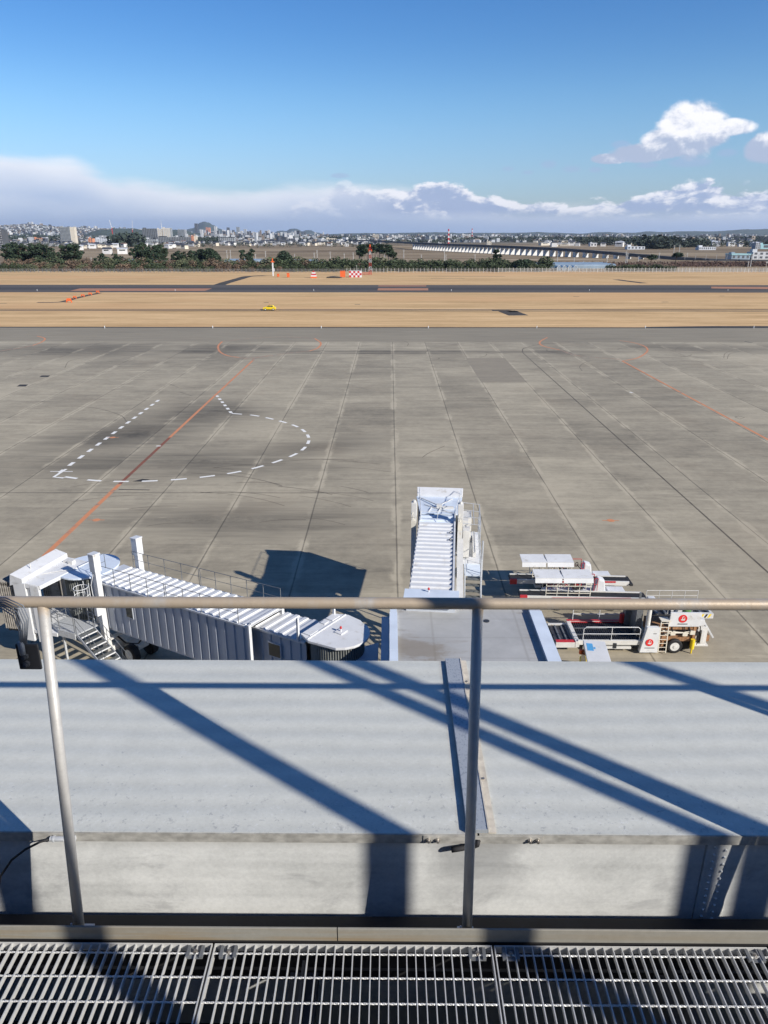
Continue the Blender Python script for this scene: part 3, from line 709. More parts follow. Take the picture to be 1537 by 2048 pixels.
# railing
YP0, YP1, ZP0, ZTOP = 1.992, 2.12, ZG - 0.05, CAM_H - 1.11
rail = thing('guard_railing', 'weathered galvanised pipe railing with rust brown top rail across the picture', 'railing', (0, 2.12, ZG))
RT = 0.0188
g = MB(); g.tube([(-5 + 0.5 * i, 0, ZTOP - ZG) for i in range(21)], RT, 24); g.build('top_rail', 'rail_pipe', rail, smooth=True)
posts_x = [(U(75, 1215, ZTOP).x, U(155, 1850, ZG + 0.02).x), (U(958.5, 1215, ZTOP).x, U(935, 1850, ZG + 0.02).x)]
sp_ = posts_x[1][0] - posts_x[0][0]
posts_x += [(posts_x[1][0] + sp_ * k, posts_x[1][0] + sp_ * k - 0.01) for k in (1, 2, 3)] + [(posts_x[0][0] - sp_, posts_x[0][0] - sp_)]
for xt, xb in posts_x:
    g = MB(); g.tube([(xb, YP0 - 2.12, ZP0 - ZG), ((xb + xt) / 2, (YP0 + YP1) / 2 - 2.12, (ZP0 + ZTOP) / 2 - ZG), (xt, 0, ZTOP - ZG - RT * 0.6)], RT * 0.97, 20)
    p = g.build('post', 'rail_pipe', rail, smooth=True)
    g = MB(); g.box(xb - 0.03, xb + 0.03, YP0 - 2.12 - 0.01, YP0 - 2.12 + 0.06, ZP0 - ZG - 0.006, ZP0 - ZG); g.tube([(xb - 0.024, YP0 - 2.12 + 0.0, ZP0 - ZG + 0.0), (xb - 0.024, YP0 - 2.12, ZP0 - ZG + 0.07)], 0.004, 6); g.build('base_plate', 'galvanised', p)
# cable loop and its plate on the left post; lower cable on the wall lip
pl = thing('cable_anchor', 'black bolted plate with a loop of grey cable on the left railing post', 'cable anchor', tuple(U(58, 1310, CAM_H - 1.28)))
pc = Vector(pl.location)
g = MB(); g.box(-0.036, 0.036, -0.005, 0.004, -0.052, 0.042); g.build('plate', 'black_plate', pl, bevel=0.004)
for zz in (0.0, -0.028):
    g = MB(); g.tube([(-0.008, -0.005, zz), (-0.008, -0.014, zz)], 0.011, 6); g.tube([(-0.008, -0.014, zz), (-0.008, -0.024, zz)], 0.006, 8); g.build('nut', 'dark_steel', pl)
g = MB(); g.tube([(-0.012, -0.012, 0.01), (-0.012, -0.012, 0.055)], 0.010, 8)
for q in range(6):
    a = q * 0.0075
    g.tube([(-0.012 + a * 0.5, -0.012, 0.05), (-0.008 + a, -0.014, 0.105 + a), (-0.018 + a, -0.013, 0.150 + a), (-0.050 + a * 0.5, -0.012, 0.176 + a), (-0.095, -0.010, 0.172 + a), (-0.14, -0.008, 0.150 + a), (-0.2, 0, 0.12 + a)], 0.0021, 6)
g.build('cable_loop', 'cable_grey', pl, smooth=True)
pp = U(125, 1675, ZR - 0.02)
cb = thing('lip_cable', 'dark cable clamped to the lip of the ledge roof at the left', 'cable', (pp.x, 2.235, ZR - 0.022))
g = MB(); g.tube([(-0.04, 0, 0.0), (-0.08, -0.012, -0.004), (-0.14, -0.02, -0.035), (-0.20, -0.022, -0.085), (-0.26, -0.022, -0.17), (-0.3, -0.02, -0.3)], 0.0045, 8); g.build('cable', 'rubber', cb, smooth=True)
g = MB(); g.tube([(-0.045, 0, 0), (0.01, 0, 0)], 0.0105, 10); g.tube([(-0.035, 0, 0), (-0.028, 0, 0)], 0.013, 10); g.tube([(0.045, 0.004, 0), (0.052, 0.004, 0)], 0.012, 8); g.box(0.01, 0.045, -0.004, 0.004, -0.006, 0.006); g.build('clamp', 'galvanised', cb)

# tall fence behind the viewer: its posts and rail throw the long slanting shadows
fy = -0.15
SH = Vector((SUN_DIR.x, SUN_DIR.y)) / abs(SUN_DIR.y)       # horizontal travel per metre of y towards the sun
def behind(px, py, z): p = U(px, py, z); k = (p.y - fy); return p.x + SH.x * k
fence = thing('deck_fence', 'tall square steel post fence behind the viewing deck railing', 'fence', (0, fy, ZG))
mx = [(behind(56, 1830, ZG - 0.2), 0.085), (0.285 + SH.x * 2.20, 0.115), (behind(1410, 1690, ZR - 0.06), 0.080), (behind(1528, 1690, ZR - 0.06), 0.10), (behind(1540, 1415, ZR), 0.10)]
for xx, w_ in mx:
    g = MB(); g.box(xx - w_ / 2, xx + w_ / 2, -0.03, 0.03, 0.83, 5.2); g.build('post', 'galvanised', fence)
# ------------------------------------------------------------------ railings helper
def rails(mb, pts, h=1.05, r=0.022, mid=True, step=1.6, posts=True):
    """guard rail of round tube: posts, top rail, middle rail along the points"""
    pts = [Vector(p) for p in pts]; up = Vector((0, 0, h))
    for i in range(len(pts) - 1):
        a, b_ = pts[i], pts[i + 1]; L = (b_ - a).length; n = max(1, round(L / step))
        mb.tube([a + up, b_ + up], r, 6)
        if mid: mb.tube([a + up * 0.52, b_ + up * 0.52], r * 0.8, 6)
        for k in range(n + 1):
            if posts and (k < n or i == len(pts) - 2):
                p = a.lerp(b_, k / n); mb.tube([p, p + up], r, 6)
    return mb
def lamp_red(parent, x, y, z):
    g = MB(); g.cyl((x, y), 0.03, z, z + 0.12, 8); o = g.build('obstacle_lamp', 'white_paint', parent)
    g = MB(); g.tube([(x, y, z + 0.12), (x, y, z + 0.16), (x, y, z + 0.21), (x, y, z + 0.24)], [0.05, 0.06, 0.05, 0.02], 10); g.build('lens', 'red_paint', o, smooth=True)
def wheel(parent, c, r, w, axis=(0, 1, 0), rim='rim_white', side=1):
    c = Vector(c); a = Vector(axis).normalized() * w / 2
    g = MB(); g.tube([c - a, c - a * 0.8, c + a * 0.8, c + a], [r * 0.9, r, r, r * 0.9], 24, caps=False)
    g.tube([c - a * 0.98, c + a * 0.98], r * 0.86, 24)
    t = g.build('wheel', 'rubber', parent)
    g = MB(); g.tube([c + a * side * 0.6, c + a * side * 1.02, c + a * side * 1.02], [r * 0.62, r * 0.6, r * 0.6], 20); g.tube([c + a * side * 1.02, c + a * side * 1.2], r * 0.2, 10)
    g.build('rim', rim, t)
    return t

# ------------------------------------------------------------------ left boarding bridge
AL = R(180 - 34.5)
SLOPE = 0.08
def slope_down(x, y, z):          # the tunnel ramps down towards the cab; its feet stay on the ground
    return (x, y, z - SLOPE * min(max(x - 1.2, 0.0), 14.3) * min(1.0, max(0.0, (z - 1.2) / 1.4)))
LB = thing('boarding_bridge', 'white corrugated boarding bridge slanting away at the left, its shaded side towards the viewer', 'boarding bridge', (-2.3, 28.8, 0), AL)
ZT = 6.0
# rotunda by the terminal
MB.shear = slope_down
g = MB(); out_ = [(1.22, 1.05), (1.22, -1.22), (0.55, -1.52), (-0.25, -1.42)]
for k in range(9): a = R(-100 - 17.5 * k); out_.append((-0.15 + 1.33 * math.cos(a), -0.02 + 1.33 * math.sin(a)))
out_ += [(0.55, 1.34)]
g.prism(out_, ZT - 0.12, ZT); rr_ = g.build('rotunda_roof', 'white_paint', LB, bevel=0.02)
g = MB(); g.box(0.62, 0.68, -1.45, 1.25, ZT, ZT + 0.035); g.build('roof_seam', 'white_paint', rr_)
for (a0, a1, b0, b1) in ((0.75, 1.15, -1.15, -0.6), (0.72, 1.15, 0.45, 1.0), (0.85, 1.1, -0.45, -0.15), (-0.35, 0.05, -0.3, 0.15)):
    g = MB(); g.box(a0, a1, b0, b1, ZT + 0.002, ZT + 0.05); g.build('roof_hatch', 'white_paint', rr_, bevel=0.01)
lamp_red(rr_, -0.15, -0.07, ZT + 0.05)
g = MB()
for k in range(64):
    a = 2 * math.pi * k / 64; rr = 1.16
    g.bar((rr * math.cos(a), rr * math.sin(a), 3.2), (rr * math.cos(a), rr * math.sin(a), ZT - 0.12), 0.075, 0.05)
g.cyl((0, 0), 1.12, 3.2, ZT - 0.12, 40); g.build('slatted_curtain', 'curtain', LB)
g = MB(); g.cyl((0, 0), 1.35, 2.9, 3.2, 32); g.cyl((0, 0), 0.45, 0, 2.9, 20); g.box(-0.9, 0.9, -0.9, 0.9, 0, 0.2); g.build('rotunda_column', 'white_paint', LB)
# inner tunnel
XI0, XI1, XO0, XO1, TY = 1.0, 4.4, 3.85, 15.3, 0.12
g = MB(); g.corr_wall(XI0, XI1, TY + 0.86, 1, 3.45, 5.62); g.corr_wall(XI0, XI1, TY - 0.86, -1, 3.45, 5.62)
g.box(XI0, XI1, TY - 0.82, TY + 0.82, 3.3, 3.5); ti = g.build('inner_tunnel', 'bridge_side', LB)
g = MB(); g.corr_roof(XI0, XI1 - 0.3, TY - 0.92, TY + 0.92, 5.63, 0.06, 0.55); g.build('tunnel_roof', 'white_paint', ti)
g = MB(); g.box(XI0, XI1, TY + 0.90, TY + 0.96, 5.52, 5.62); g.box(XI0, XI1, TY - 0.96, TY - 0.90, 5.52, 5.62); g.build('edge_trim', 'white_paint', ti)
g = MB(); g.box(2.45, 3.25, TY + 0.925, TY + 0.965, 4.35, 5.1); w_ = g.build('window_frame', 'bridge_side', ti)
g = MB(); g.box(2.5, 3.2, TY + 0.966, TY + 0.972, 4.4, 5.05); g.build('pane', 'glass_dark', w_)
# outer tunnel
TY = 0.46
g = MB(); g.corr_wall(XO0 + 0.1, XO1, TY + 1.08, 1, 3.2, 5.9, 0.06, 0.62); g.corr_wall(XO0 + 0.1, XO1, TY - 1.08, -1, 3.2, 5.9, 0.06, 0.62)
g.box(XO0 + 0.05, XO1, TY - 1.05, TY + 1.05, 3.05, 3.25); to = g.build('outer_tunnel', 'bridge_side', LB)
g = MB(); g.corr_roof(XO0, XO1 + 0.1, TY - 1.1, TY + 1.1, 5.92, 0.07, 0.56); g.build('tunnel_roof', 'white_paint', to)
g = MB()
g.box(XO0 - 0.02, XO0 + 0.10, TY + 1.03, TY + 1.19, 3.0, 6.02); g.box(XO0 - 0.02, XO0 + 0.10, TY - 1.19, TY - 1.03, 3.0, 6.02); g.box(XO0 - 0.02, XO0 + 0.12, TY - 1.03, TY + 1.03, 5.99, 6.07)
g.build('portal_frame', 'white_paint', to)
g = MB(); g.box(XO0 + 0.12, XO1, TY + 1.10, TY + 1.17, 5.84, 5.93); g.box(XO0 + 0.12, XO1, TY - 1.17, TY - 1.10, 5.84, 5.93); g.build('edge_trim', 'white_paint', to)
g = MB(); g.box(12.5, 13.1, TY + 1.145, TY + 1.18, 4.3, 5.0); w_ = g.build('window_frame', 'bridge_side', to)
g = MB(); g.box(12.55, 13.05, TY + 1.181, TY + 1.186, 4.35, 4.95); g.build('pane', 'glass_dark', w_)
# roof guard rails
for s_ in (1, -1):
    g = MB(); y_ = TY + s_ * 1.12
    rails(g, [(XO0 + 0.7 if s_ > 0 else XO0 + 0.1, y_, 5.95), (9.6, y_, 5.95)], 1.0, 0.018, True, 1.25)
    rails(g, [(9.72, y_, 5.95), (15.2, y_, 5.95)], 1.0, 0.018, True, 1.25)
    if s_ > 0: rails(g, [(15.2, y_, 5.95), (16.2, y_ - 0.3, 5.95), (16.3, y_ - 1.2, 5.95)], 1.0, 0.018, True, 1.25)
    g.build('roof_railing', 'grey_steel', LB)
g = MB()
for px_, py_ in ((1.35, 1.08), (1.1, -1.15)):
    g = MB(); g.box(px_ - 0.05, px_ + 0.05, py_ - 0.05, py_ + 0.05, 5.6, 6.75); g.build('marker_post', 'white_paint', LB)
# lift columns
for s_, nm in ((1, 0), (-1, 1)):
    yc = TY + s_ * 1.36; xc = 15.0
    g = MB(); g.box(xc - 0.17, xc + 0.17, yc - 0.15, yc + 0.15, 0.9, 6.75)
    co = g.build('lift_column', 'white_paint', LB, bevel=0.02)
    g = MB(); g.box(xc - 0.24, xc + 0.24, yc - 0.20, yc + 0.20, 6.7, 7.75); g.box(xc - 0.27, xc + 0.27, yc - 0.23, yc + 0.23, 7.70, 7.77); g.build('motor_box', 'white_paint', co, bevel=0.03)
    g = MB(); g.box(xc - 0.2, xc + 0.05, yc + s_ * 0.16, yc + s_ * 0.42, 4.2, 4.7); g.tube([(xc, yc + s_ * 0.2, 6.6), (xc + 0.1, yc + s_ * 0.35, 6.0), (xc + 0.1, yc + s_ * 0.3, 4.8)], 0.02, 6); g.build('junction_box', 'white_paint', co)
# bogie
g = MB(); BX = 14.9
g.box(BX - 0.2, BX + 0.2, TY - 1.5, TY + 1.5, 2.3, 2.6); g.box(BX - 0.25, BX + 0.25, TY - 0.4, TY + 0.4, 0.6, 1.1); g.box(BX - 1.3, BX + 0.7, TY - 0.35, TY + 0.35, 0.75, 1.0)
g.box(BX - 0.15, BX + 0.15, TY + 1.2, TY + 1.5, 0.7, 2.3); g.box(BX - 0.15, BX + 0.15, TY - 1.5, TY - 1.2, 0.7, 2.3); g.box(BX - 0.15, BX + 0.15, TY - 1.5, TY + 1.5, 0.7, 1.0)
g.bar((BX, TY + 0.9, 2.3), (BX - 0.5, TY + 0.3, 0.9), 0.12); bo = g.build('wheel_bogie', 'white_worn', LB)
for yy in (-0.62, 0.62): wheel(bo, (BX - 1.0, TY + yy, 0.55), 0.55, 0.42, (0, 1, 0), 'rim_white', 1 if yy > 0 else -1)
g = MB(); g.tube([(BX - 0.1, TY + 0.8, 2.5), (13.9, TY + 0.9, 1.8), (13.2, TY + 0.6, 1.9), (12.8, TY + 0.2, 3.1)], 0.06, 8); g.build('cable_hose', 'rubber', LB, smooth=True)
# cab
CB = MB(); cx0, cy0 = 17.35, 0.75
g = MB(); pts_ = [(cx0 + 1.55 * math.cos(2 * math.pi * k / 36), cy0 + 1.75 * math.sin(2 * math.pi * k / 36)) for k in range(36)]
g.prism(pts_, 5.95, 6.05); dr = g.build('cab_rotunda_roof', 'blue_white_roof', LB, bevel=0.015)
g = MB(); g.cyl((cx0, cy0), 1.3, 3.3, 5.95, 36)
for k in range(56):
    a = 2 * math.pi * k / 56; g.bar((cx0 + 1.33 * math.cos(a), cy0 + 1.33 * math.sin(a), 3.3), (cx0 + 1.33 * math.cos(a), cy0 + 1.33 * math.sin(a), 5.9), 0.06, 0.05)
g.build('cab_curtain', 'curtain', LB)
g = MB(); g.box(15.3, 16.1, TY - 1.1, TY + 1.1, 3.2, 5.95); g.build('tunnel_end_portal', 'bridge_side', LB)
ca = R(18); CD = Vector((math.cos(ca), math.sin(ca), 0)); CN = Vector((-math.sin(ca), math.cos(ca), 0)); CO = Vector((16.95, 1.95, 0))
def cp(u, v, z): return CO + CD * u + CN * v + Vector((0, 0, z))
def cbox(g, u0, u1, v0, v1, z0, z1):
    return g.hexa([cp(u0, v0, z0), cp(u1, v0, z0), cp(u1, v1, z0), cp(u0, v1, z0)], [cp(u0, v0, z1), cp(u1, v0, z1), cp(u1, v1, z1), cp(u0, v1, z1)])
g = MB(); cbox(g, 0.6, 2.5, -1.75, -1.65, 3.3, 6.0); cbox(g, 0.2, 2.5, -1.7, 1.75, 3.1, 3.3); cbox(g, 0.9, 1.45, 1.62, 1.78, 2.6, 6.05); cbox(g, 1.75, 2.5, 1.55, 1.80, 2.6, 6.1)
cbox(g, 1.45, 1.75, 1.60, 1.66, 3.2, 5.9)
g.build('cab_side', 'white_paint', LB)
g = MB(); g.hexa([cp(0.3, -1.7, 5.86), cp(2.45, -1.8, 5.86), cp(2.45, 1.8, 5.86), cp(0.8, 1.75, 5.86)], [cp(0.3, -1.7, 6.08), cp(2.45, -1.8, 6.16), cp(2.45, 1.8, 6.16), cp(0.8, 1.75, 6.08)]); cr = g.build('cab_roof', 'white_paint', LB, bevel=0.02)
g = MB(); g.hexa([cp(1.85, -1.8, 6.14), cp(2.75, -1.8, 5.85), cp(2.75, 1.8, 5.85), cp(1.85, 1.8, 6.14)], [cp(1.85, -1.8, 6.36), cp(2.6, -1.8, 6.55), cp(2.6, 1.8, 6.55), cp(1.85, 1.8, 6.36)]); g.build('canopy_hood', 'white_paint', cr, bevel=0.02)
g = MB(); cbox(g, 1.2, 1.6, -1.5, -1.1, 6.1, 6.22); cbox(g, 0.9, 1.2, -1.3, -1.0, 6.1, 6.3); g.tube([cp(1.7, 0.6, 6.12), cp(1.2, 0.2, 6.16), cp(0.2, -0.6, 6.14)], 0.02, 6); g.tube([cp(2.2, 0.7, 6.4), cp(2.2, 0.7, 6.75)], 0.025, 6)
g.build('roof_fitting', 'white_worn', cr)
g = MB()
for k in range(9):
    u = 2.55 + 0.125 * k
    for (v0, v1, z0, z1) in ((-1.62, -1.50, 3.1, 5.9), (1.50, 1.62 , 3.1, 5.9), (-1.62, 1.62, 5.75, 5.98)):
        cbox(g, u, u + 0.06, v0 - 0.02 * k, v1 + 0.02 * k, z0, z1)
cbox(g, 2.5, 3.6, -1.5, -1.42, 3.1, 5.8); cbox(g, 2.5, 3.6, 1.42, 1.5, 3.1, 5.8); cbox(g, 2.5, 3.6, -1.42, 1.42, 5.72, 5.76)
g.build('bellows', 'bellows', LB)
g = MB(); cbox(g, 2.4, 3.6, -1.5, 1.5, 2.85, 3.1); cbox(g, 3.6, 3.72, -1.5, 1.5, 2.8, 3.15); g.build('front_bumper', 'dark_steel', LB)
g = MB()
for k in range(9):
    a = math.pi * 2 * k / 9; 
    g.tube([(15.55 + 0.38 * math.cos(a), TY + 2.05 + 0.38 * math.sin(a), 5.0), (15.55 + 0.38 * math.cos(a), TY + 2.05 + 0.38 * math.sin(a), 5.9)], 0.015, 5)
for z_ in (5.0, 5.45, 5.9): g.tube([(15.55 + 0.38 * math.cos(2 * math.pi * k / 20), TY + 2.05 + 0.38 * math.sin(2 * math.pi * k / 20), z_) for k in range(21)], 0.018, 5, False)
for z_ in [3.4 + 0.28 * k for k in range(9)]: g.tube([(15.3, TY + 1.72, z_), (15.8, TY + 1.72, z_)], 0.014, 5)
g.tube([(15.3, TY + 1.72, 3.3), (15.3, TY + 1.72, 6.1)], 0.02, 6); g.tube([(15.8, TY + 1.72, 3.3), (15.8, TY + 1.72, 6.1)], 0.02, 6)
g.build('caged_ladder', 'white_paint', LB)
# platform and stairs
MB.shear = None
PZ = 2.3
g = MB(); g.prism([(15.4, TY + 1.3), (17.6, TY + 1.9), (17.5, TY + 2.9), (16.5, TY + 3.1), (15.4, TY + 2.85)], PZ - 0.08, PZ); g.prism([(15.4, TY + 2.86), (16.5, TY + 3.11), (17.5, TY + 2.91), (17.5, TY + 2.95), (16.5, TY + 3.15), (15.4, TY + 2.9)], PZ - 0.28, PZ + 0.1)
g.box(16.4, 16.5, TY + 2.9, TY + 3.0, 0, PZ - 0.1)
pf = g.build('stair_landing', 'galvanised', LB)
g = MB(); rails(g, [(15.45, TY + 2.85, PZ), (16.5, TY + 3.08, PZ), (17.5, TY + 2.9, PZ), (17.6, TY + 1.95, PZ)], 1.05, 0.02, True, 0.9); rails(g, [(15.7, TY + 1.5, PZ), (16.7, TY + 1.75, PZ), (17.6, TY + 1.95, PZ)], 1.0, 0.016, True, 0.8); g.build('landing_railing', 'grey_steel', pf)
SX0, SX1, SZ0, SZ1, SYa, SYb = 15.4, 11.9, PZ - 0.02, 0.12, TY + 1.75, TY + 2.8
g = MB()
for yy in (SYa, SYb): g.bar((SX0, yy, SZ0), (SX1, yy, SZ1), 0.05, 0.20)
stp = g.build('stair_stringer', 'galvanised', LB)
for k in range(10):
    t = (k + 0.5) / 10; xx = SX0 + (SX1 - SX0) * t; zz = SZ0 + (SZ1 - SZ0) * t
    g = MB(); g.box(xx - 0.15, xx + 0.14, SYa + 0.03, SYb - 0.03, zz - 0.02, zz + 0.02); g.build('tread', 'tread_steel', stp)
    g = MB(); g.box(xx - 0.19, xx - 0.152, SYa + 0.03, SYb - 0.03, zz - 0.03, zz + 0.03); g.build('nosing', 'white_paint', stp)
g = MB()
for yy in (SYa, SYb): rails(g, [(SX0, yy, SZ0 + 0.05), (SX1, yy, SZ1 + 0.05)], 0.95, 0.016, True, 1.3)
g.build('stair_railing', 'grey_steel', stp)
for yy in (SYa, SYb): wheel(stp, (SX1 + 0.1, yy, 0.14), 0.14, 0.08)

# ------------------------------------------------------------------ boarding bridge straight ahead
AR = R(84.9)
def lift(x, y, z):          # this bridge is parked high: walking floor about five metres up
    return (x * 0.909, y * 0.909, (2.05 + 0.909 * z) if z > 2.2 else z * 1.0)
MB.shear = lift
RB = thing('boarding_bridge', 'white boarding bridge pointing straight away over the apron, right of the picture centre', 'boarding bridge', (1.865, 29.63, 0), AR)
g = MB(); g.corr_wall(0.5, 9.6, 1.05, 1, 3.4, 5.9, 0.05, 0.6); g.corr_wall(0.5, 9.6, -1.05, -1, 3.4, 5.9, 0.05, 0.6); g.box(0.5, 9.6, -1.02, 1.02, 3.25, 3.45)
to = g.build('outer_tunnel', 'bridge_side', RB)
g = MB(); g.corr_roof(0.45, 9.7, -1.02, 1.06, 5.92, 0.075, 0.565); g.build('tunnel_roof', 'white_paint', to)
g = MB(); g.box(0.45, 11.2, -1.14, -1.04, 5.75, 6.03); g.build('edge_trim', 'white_paint', to)
g = MB(); g.box(0.45, 11.2, 1.07, 1.11, 5.80, 5.93); g.build('edge_trim', 'white_paint', to)
for xx in (6.85, 7.95):
    g = MB(); g.tube([(xx, -0.98, 6.0), (xx, -0.86, 6.08), (xx, -0.78, 6.0)], 0.03, 8, False); g.build('lifting_eye', 'dark_steel', to)
g = MB(); g.box(0.3, 9.4, -1.62, -1.28, 4.8, 5.05); g.box(0.3, 9.4, -1.60, -1.30, 4.4, 4.8); cd_ = g.build('cable_tray', 'white_worn', RB, bevel=0.01)
g = MB()
g = None
for xx in (0.5, 3.0, 5.5, 8.0):
    g = MB(); g.box(xx, xx + 0.08, -1.30, -1.1, 4.5, 4.6); g.build('tray_bracket', 'white_paint', cd_)
# terminal end header and column
g = MB(); g.box(-0.55, 0.42, -1.38, 1.32, 5.55, 5.98); hd = g.build('header_box', 'blue_white_roof', RB, bevel=0.01)
lamp_red(hd, 0.15, 0.12, 5.98)
g = MB(); g.box(-0.2, 0.4, -1.2, 1.2, 2.9, 5.55); g.cyl((0.2, 0), 0.45, 0, 2.9, 20); g.build('rotunda_column', 'bridge_side', RB)
# cab end
g = MB(); g.box(9.7, 11.2, -1.05, 1.05, 3.3, 5.86); g.build('tunnel_end', 'bridge_side', RB)
g = MB(); g.corr_roof(9.7, 11.15, -1.04, 1.06, 5.88, 0.10, 0.62)
g.build('tunnel_end_roof', 'blue_white_roof', RB)
g = MB(); g.cyl((12.0, 0.0), 1.15, 3.3, 5.9, 36)
for k in range(50):
    a = 2 * math.pi * k / 50; g.bar((12 + 1.18 * math.cos(a), 1.18 * math.sin(a), 3.3), (12 + 1.18 * math.cos(a), 1.18 * math.sin(a), 5.86), 0.06, 0.05)
g.build('cab_curtain', 'curtain', RB)
g = MB(); g.prism([(11.15, -1.25), (14.2, -1.55), (14.9, -1.5), (14.9, 1.4), (14.2, 1.5), (11.15, 1.1)], 5.9, 5.98); cr = g.build('cab_roof', 'blue_white_roof', RB, bevel=0.015)
g = MB(); g.hexa([(14.3, -1.55, 5.98), (15.2, -1.6, 5.7), (15.2, 1.5, 5.7), (14.3, 1.45, 5.98)], [(14.3, -1.55, 6.12), (15.05, -1.6, 6.40), (15.05, 1.5, 6.40), (14.3, 1.45, 6.12)]); g.build('canopy_hood', 'white_paint', cr, bevel=0.02)
g = MB(); g.bar((13.9, 1.3, 6.05), (12.3, 0.0, 6.12), 0.06); g.bar((13.8, -0.9, 6.05), (12.3, -0.1, 6.12), 0.05); g.box(12.1, 12.4, -0.25, 0.1, 5.98, 6.2); g.box(12.0, 12.2, -1.0, -0.3, 5.98, 6.12)
g.bar((11.2, -1.0, 5.99), (12.6, 0.9, 6.03), 0.04); g.bar((11.3, 0.6, 6.0), (12.1, 0.4, 6.04), 0.05); g.bar((11.3, 0.0, 6.0), (12.1, -0.2, 6.04), 0.05)
g.build('roof_fitting', 'white_worn', cr)
g = MB(); g.box(12.6, 14.9, 1.2, 1.3, 3.1, 5.9); g.box(12.6, 14.9, -1.4, -1.3, 3.1, 5.9); g.box(12.0, 14.9, -1.4, 1.3, 3.0, 3.2)
for k in range(5): g.box(14.95 + 0.1 * k, 15.0 + 0.1 * k, -1.5, 1.4, 3.0, 5.8)
g.build('cab_side', 'bridge_side', RB)
g = MB()
rails(g, [(9.9, 1.0, 5.95), (14.4, 1.32, 5.98)], 0.62, 0.02, False, 1.2); rails(g, [(9.9, -1.05, 5.95), (14.4, -1.5, 5.98)], 0.62, 0.02, False, 1.2)
rails(g, [(9.9, 1.0, 5.95), (9.9, -1.05, 5.95)], 0.62, 0.018, False, 1.0)
g.build('roof_railing', 'white_paint', RB)
for s_ in (1, -1):
    yc = s_ * 1.42; xc = 9.85
    g = MB(); g.box(xc - 0.17, xc + 0.17, yc - 0.15, yc + 0.15, 0.9, 6.3); co = g.build('lift_column', 'white_worn', RB, bevel=0.02)
    g = MB(); g.box(xc - 0.22, xc + 0.22, yc - 0.17, yc + 0.17, 6.25, 7.15); g.cyl((xc, yc), 0.10, 7.15, 7.3, 10); g.build('motor_box', 'white_worn', co, bevel=0.03)
    g = MB(); g.box(xc - 0.5, xc - 0.2, yc - 0.14, yc + 0.14, 5.6, 6.1); g.tube([(xc - 0.3, yc, 6.1), (xc - 0.35, yc + 0.1, 6.5), (xc - 0.1, yc, 6.6)], 0.025, 6); g.build('lift_motor', 'cream_paint', co)
g = MB(); g.box(9.65, 10.05, -1.6, 1.6, 2.35, 2.75); g.box(9.2, 10.6, -1.3, 1.3, 0.75, 1.05); g.box(9.7, 10.0, 1.27, 1.57, 0.7, 2.4); g.box(9.7, 10.0, -1.57, -1.27, 0.7, 2.4); bo = g.build('wheel_bogie', 'white_worn', RB)
for yy in (-0.95, 0.95): wheel(bo, (9.85, yy, 0.55), 0.55, 0.42, (0, 1, 0), 'rim_white', 1 if yy > 0 else -1)
# service walkway on the right side of the cab, cabinets, ladder cage
g = MB(); g.box(9.6, 14.8, -2.75, -1.5, 3.25, 3.33); wk = g.build('side_walkway', 'white_paint', RB)
g = MB(); g.box(10.3, 11.2, -2.05, -1.62, 3.4, 5.2); g.box(11.3, 12.9, -1.95, -1.6, 3.4, 5.5); g.box(13.0, 14.4, -2.2, -1.65, 3.4, 5.0); g.box(10.5, 14.0, -2.5, -2.3, 3.35, 3.7); g.build('cabinet', 'white_worn', wk, bevel=0.015)
g = MB(); rails(g, [(9.6, -2.72, 3.33), (14.8, -2.72, 3.33)], 1.1, 0.025, True, 1.2)
for xx in (10.6, 11.8, 13.0, 14.4):
    g.tube([(xx, -2.72, 3.3), (xx, -2.72, 5.5), (xx, -1.6, 5.6)], 0.022, 6)
for yy, zz in ((-2.72, 5.5), (-2.72, 4.9), (-2.3, 5.53)): g.tube([(10.6, yy, zz), (14.4, yy, zz)], 0.022, 6)
for zz in (3.9, 4.4, 4.9, 5.4): g.tube([(13.0, -2.72, zz), (14.4, -2.72, zz)], 0.022, 6)
g.build('walkway_cage', 'galvanised', wk)
g = MB(); g.box(8.0, 9.6, -2.75, -1.75, 3.2, 3.28); pf = g.build('stair_landing', 'blue_white_roof', RB)
g = MB(); rails(g, [(8.0, -2.73, 3.28), (9.6, -2.73, 3.28)], 1.05, 0.02, True, 1.6); g.tube([(8.3, -2.8, 0.8), (8.3, -2.8, 5.4)], 0.05, 8); g.build('landing_railing', 'galvanised', pf)
MB.shear = None
q_ = 0.909; SXa, SZa, SXb, SZb = 8.0 * q_, 2.05 + 3.22 * q_, 1.0, 0.15; Ya, Yb = -2.75 * q_, -1.8 * q_
g = MB()
for yy in (Ya, Yb): g.bar((SXa, yy, SZa), (SXb, yy, SZb), 0.06, 0.24)
stp = g.build('stair_stringer', 'galvanised', RB)
for k in range(22):
    t = (k + 0.5) / 22; xx = SXa + (SXb - SXa) * t; zz = SZa + (SZb - SZa) * t
    g = MB(); g.box(xx - 0.14, xx + 0.14, Ya + 0.03, Yb - 0.03, zz - 0.02, zz + 0.02); g.build('tread', 'tread_steel', stp)
g = MB()
for yy in (Ya, Yb): rails(g, [(SXa, yy, SZa + 0.05), (SXb, yy, SZb + 0.05)], 0.95, 0.022, True, 1.6)
g.build('stair_railing', 'galvanised', stp)

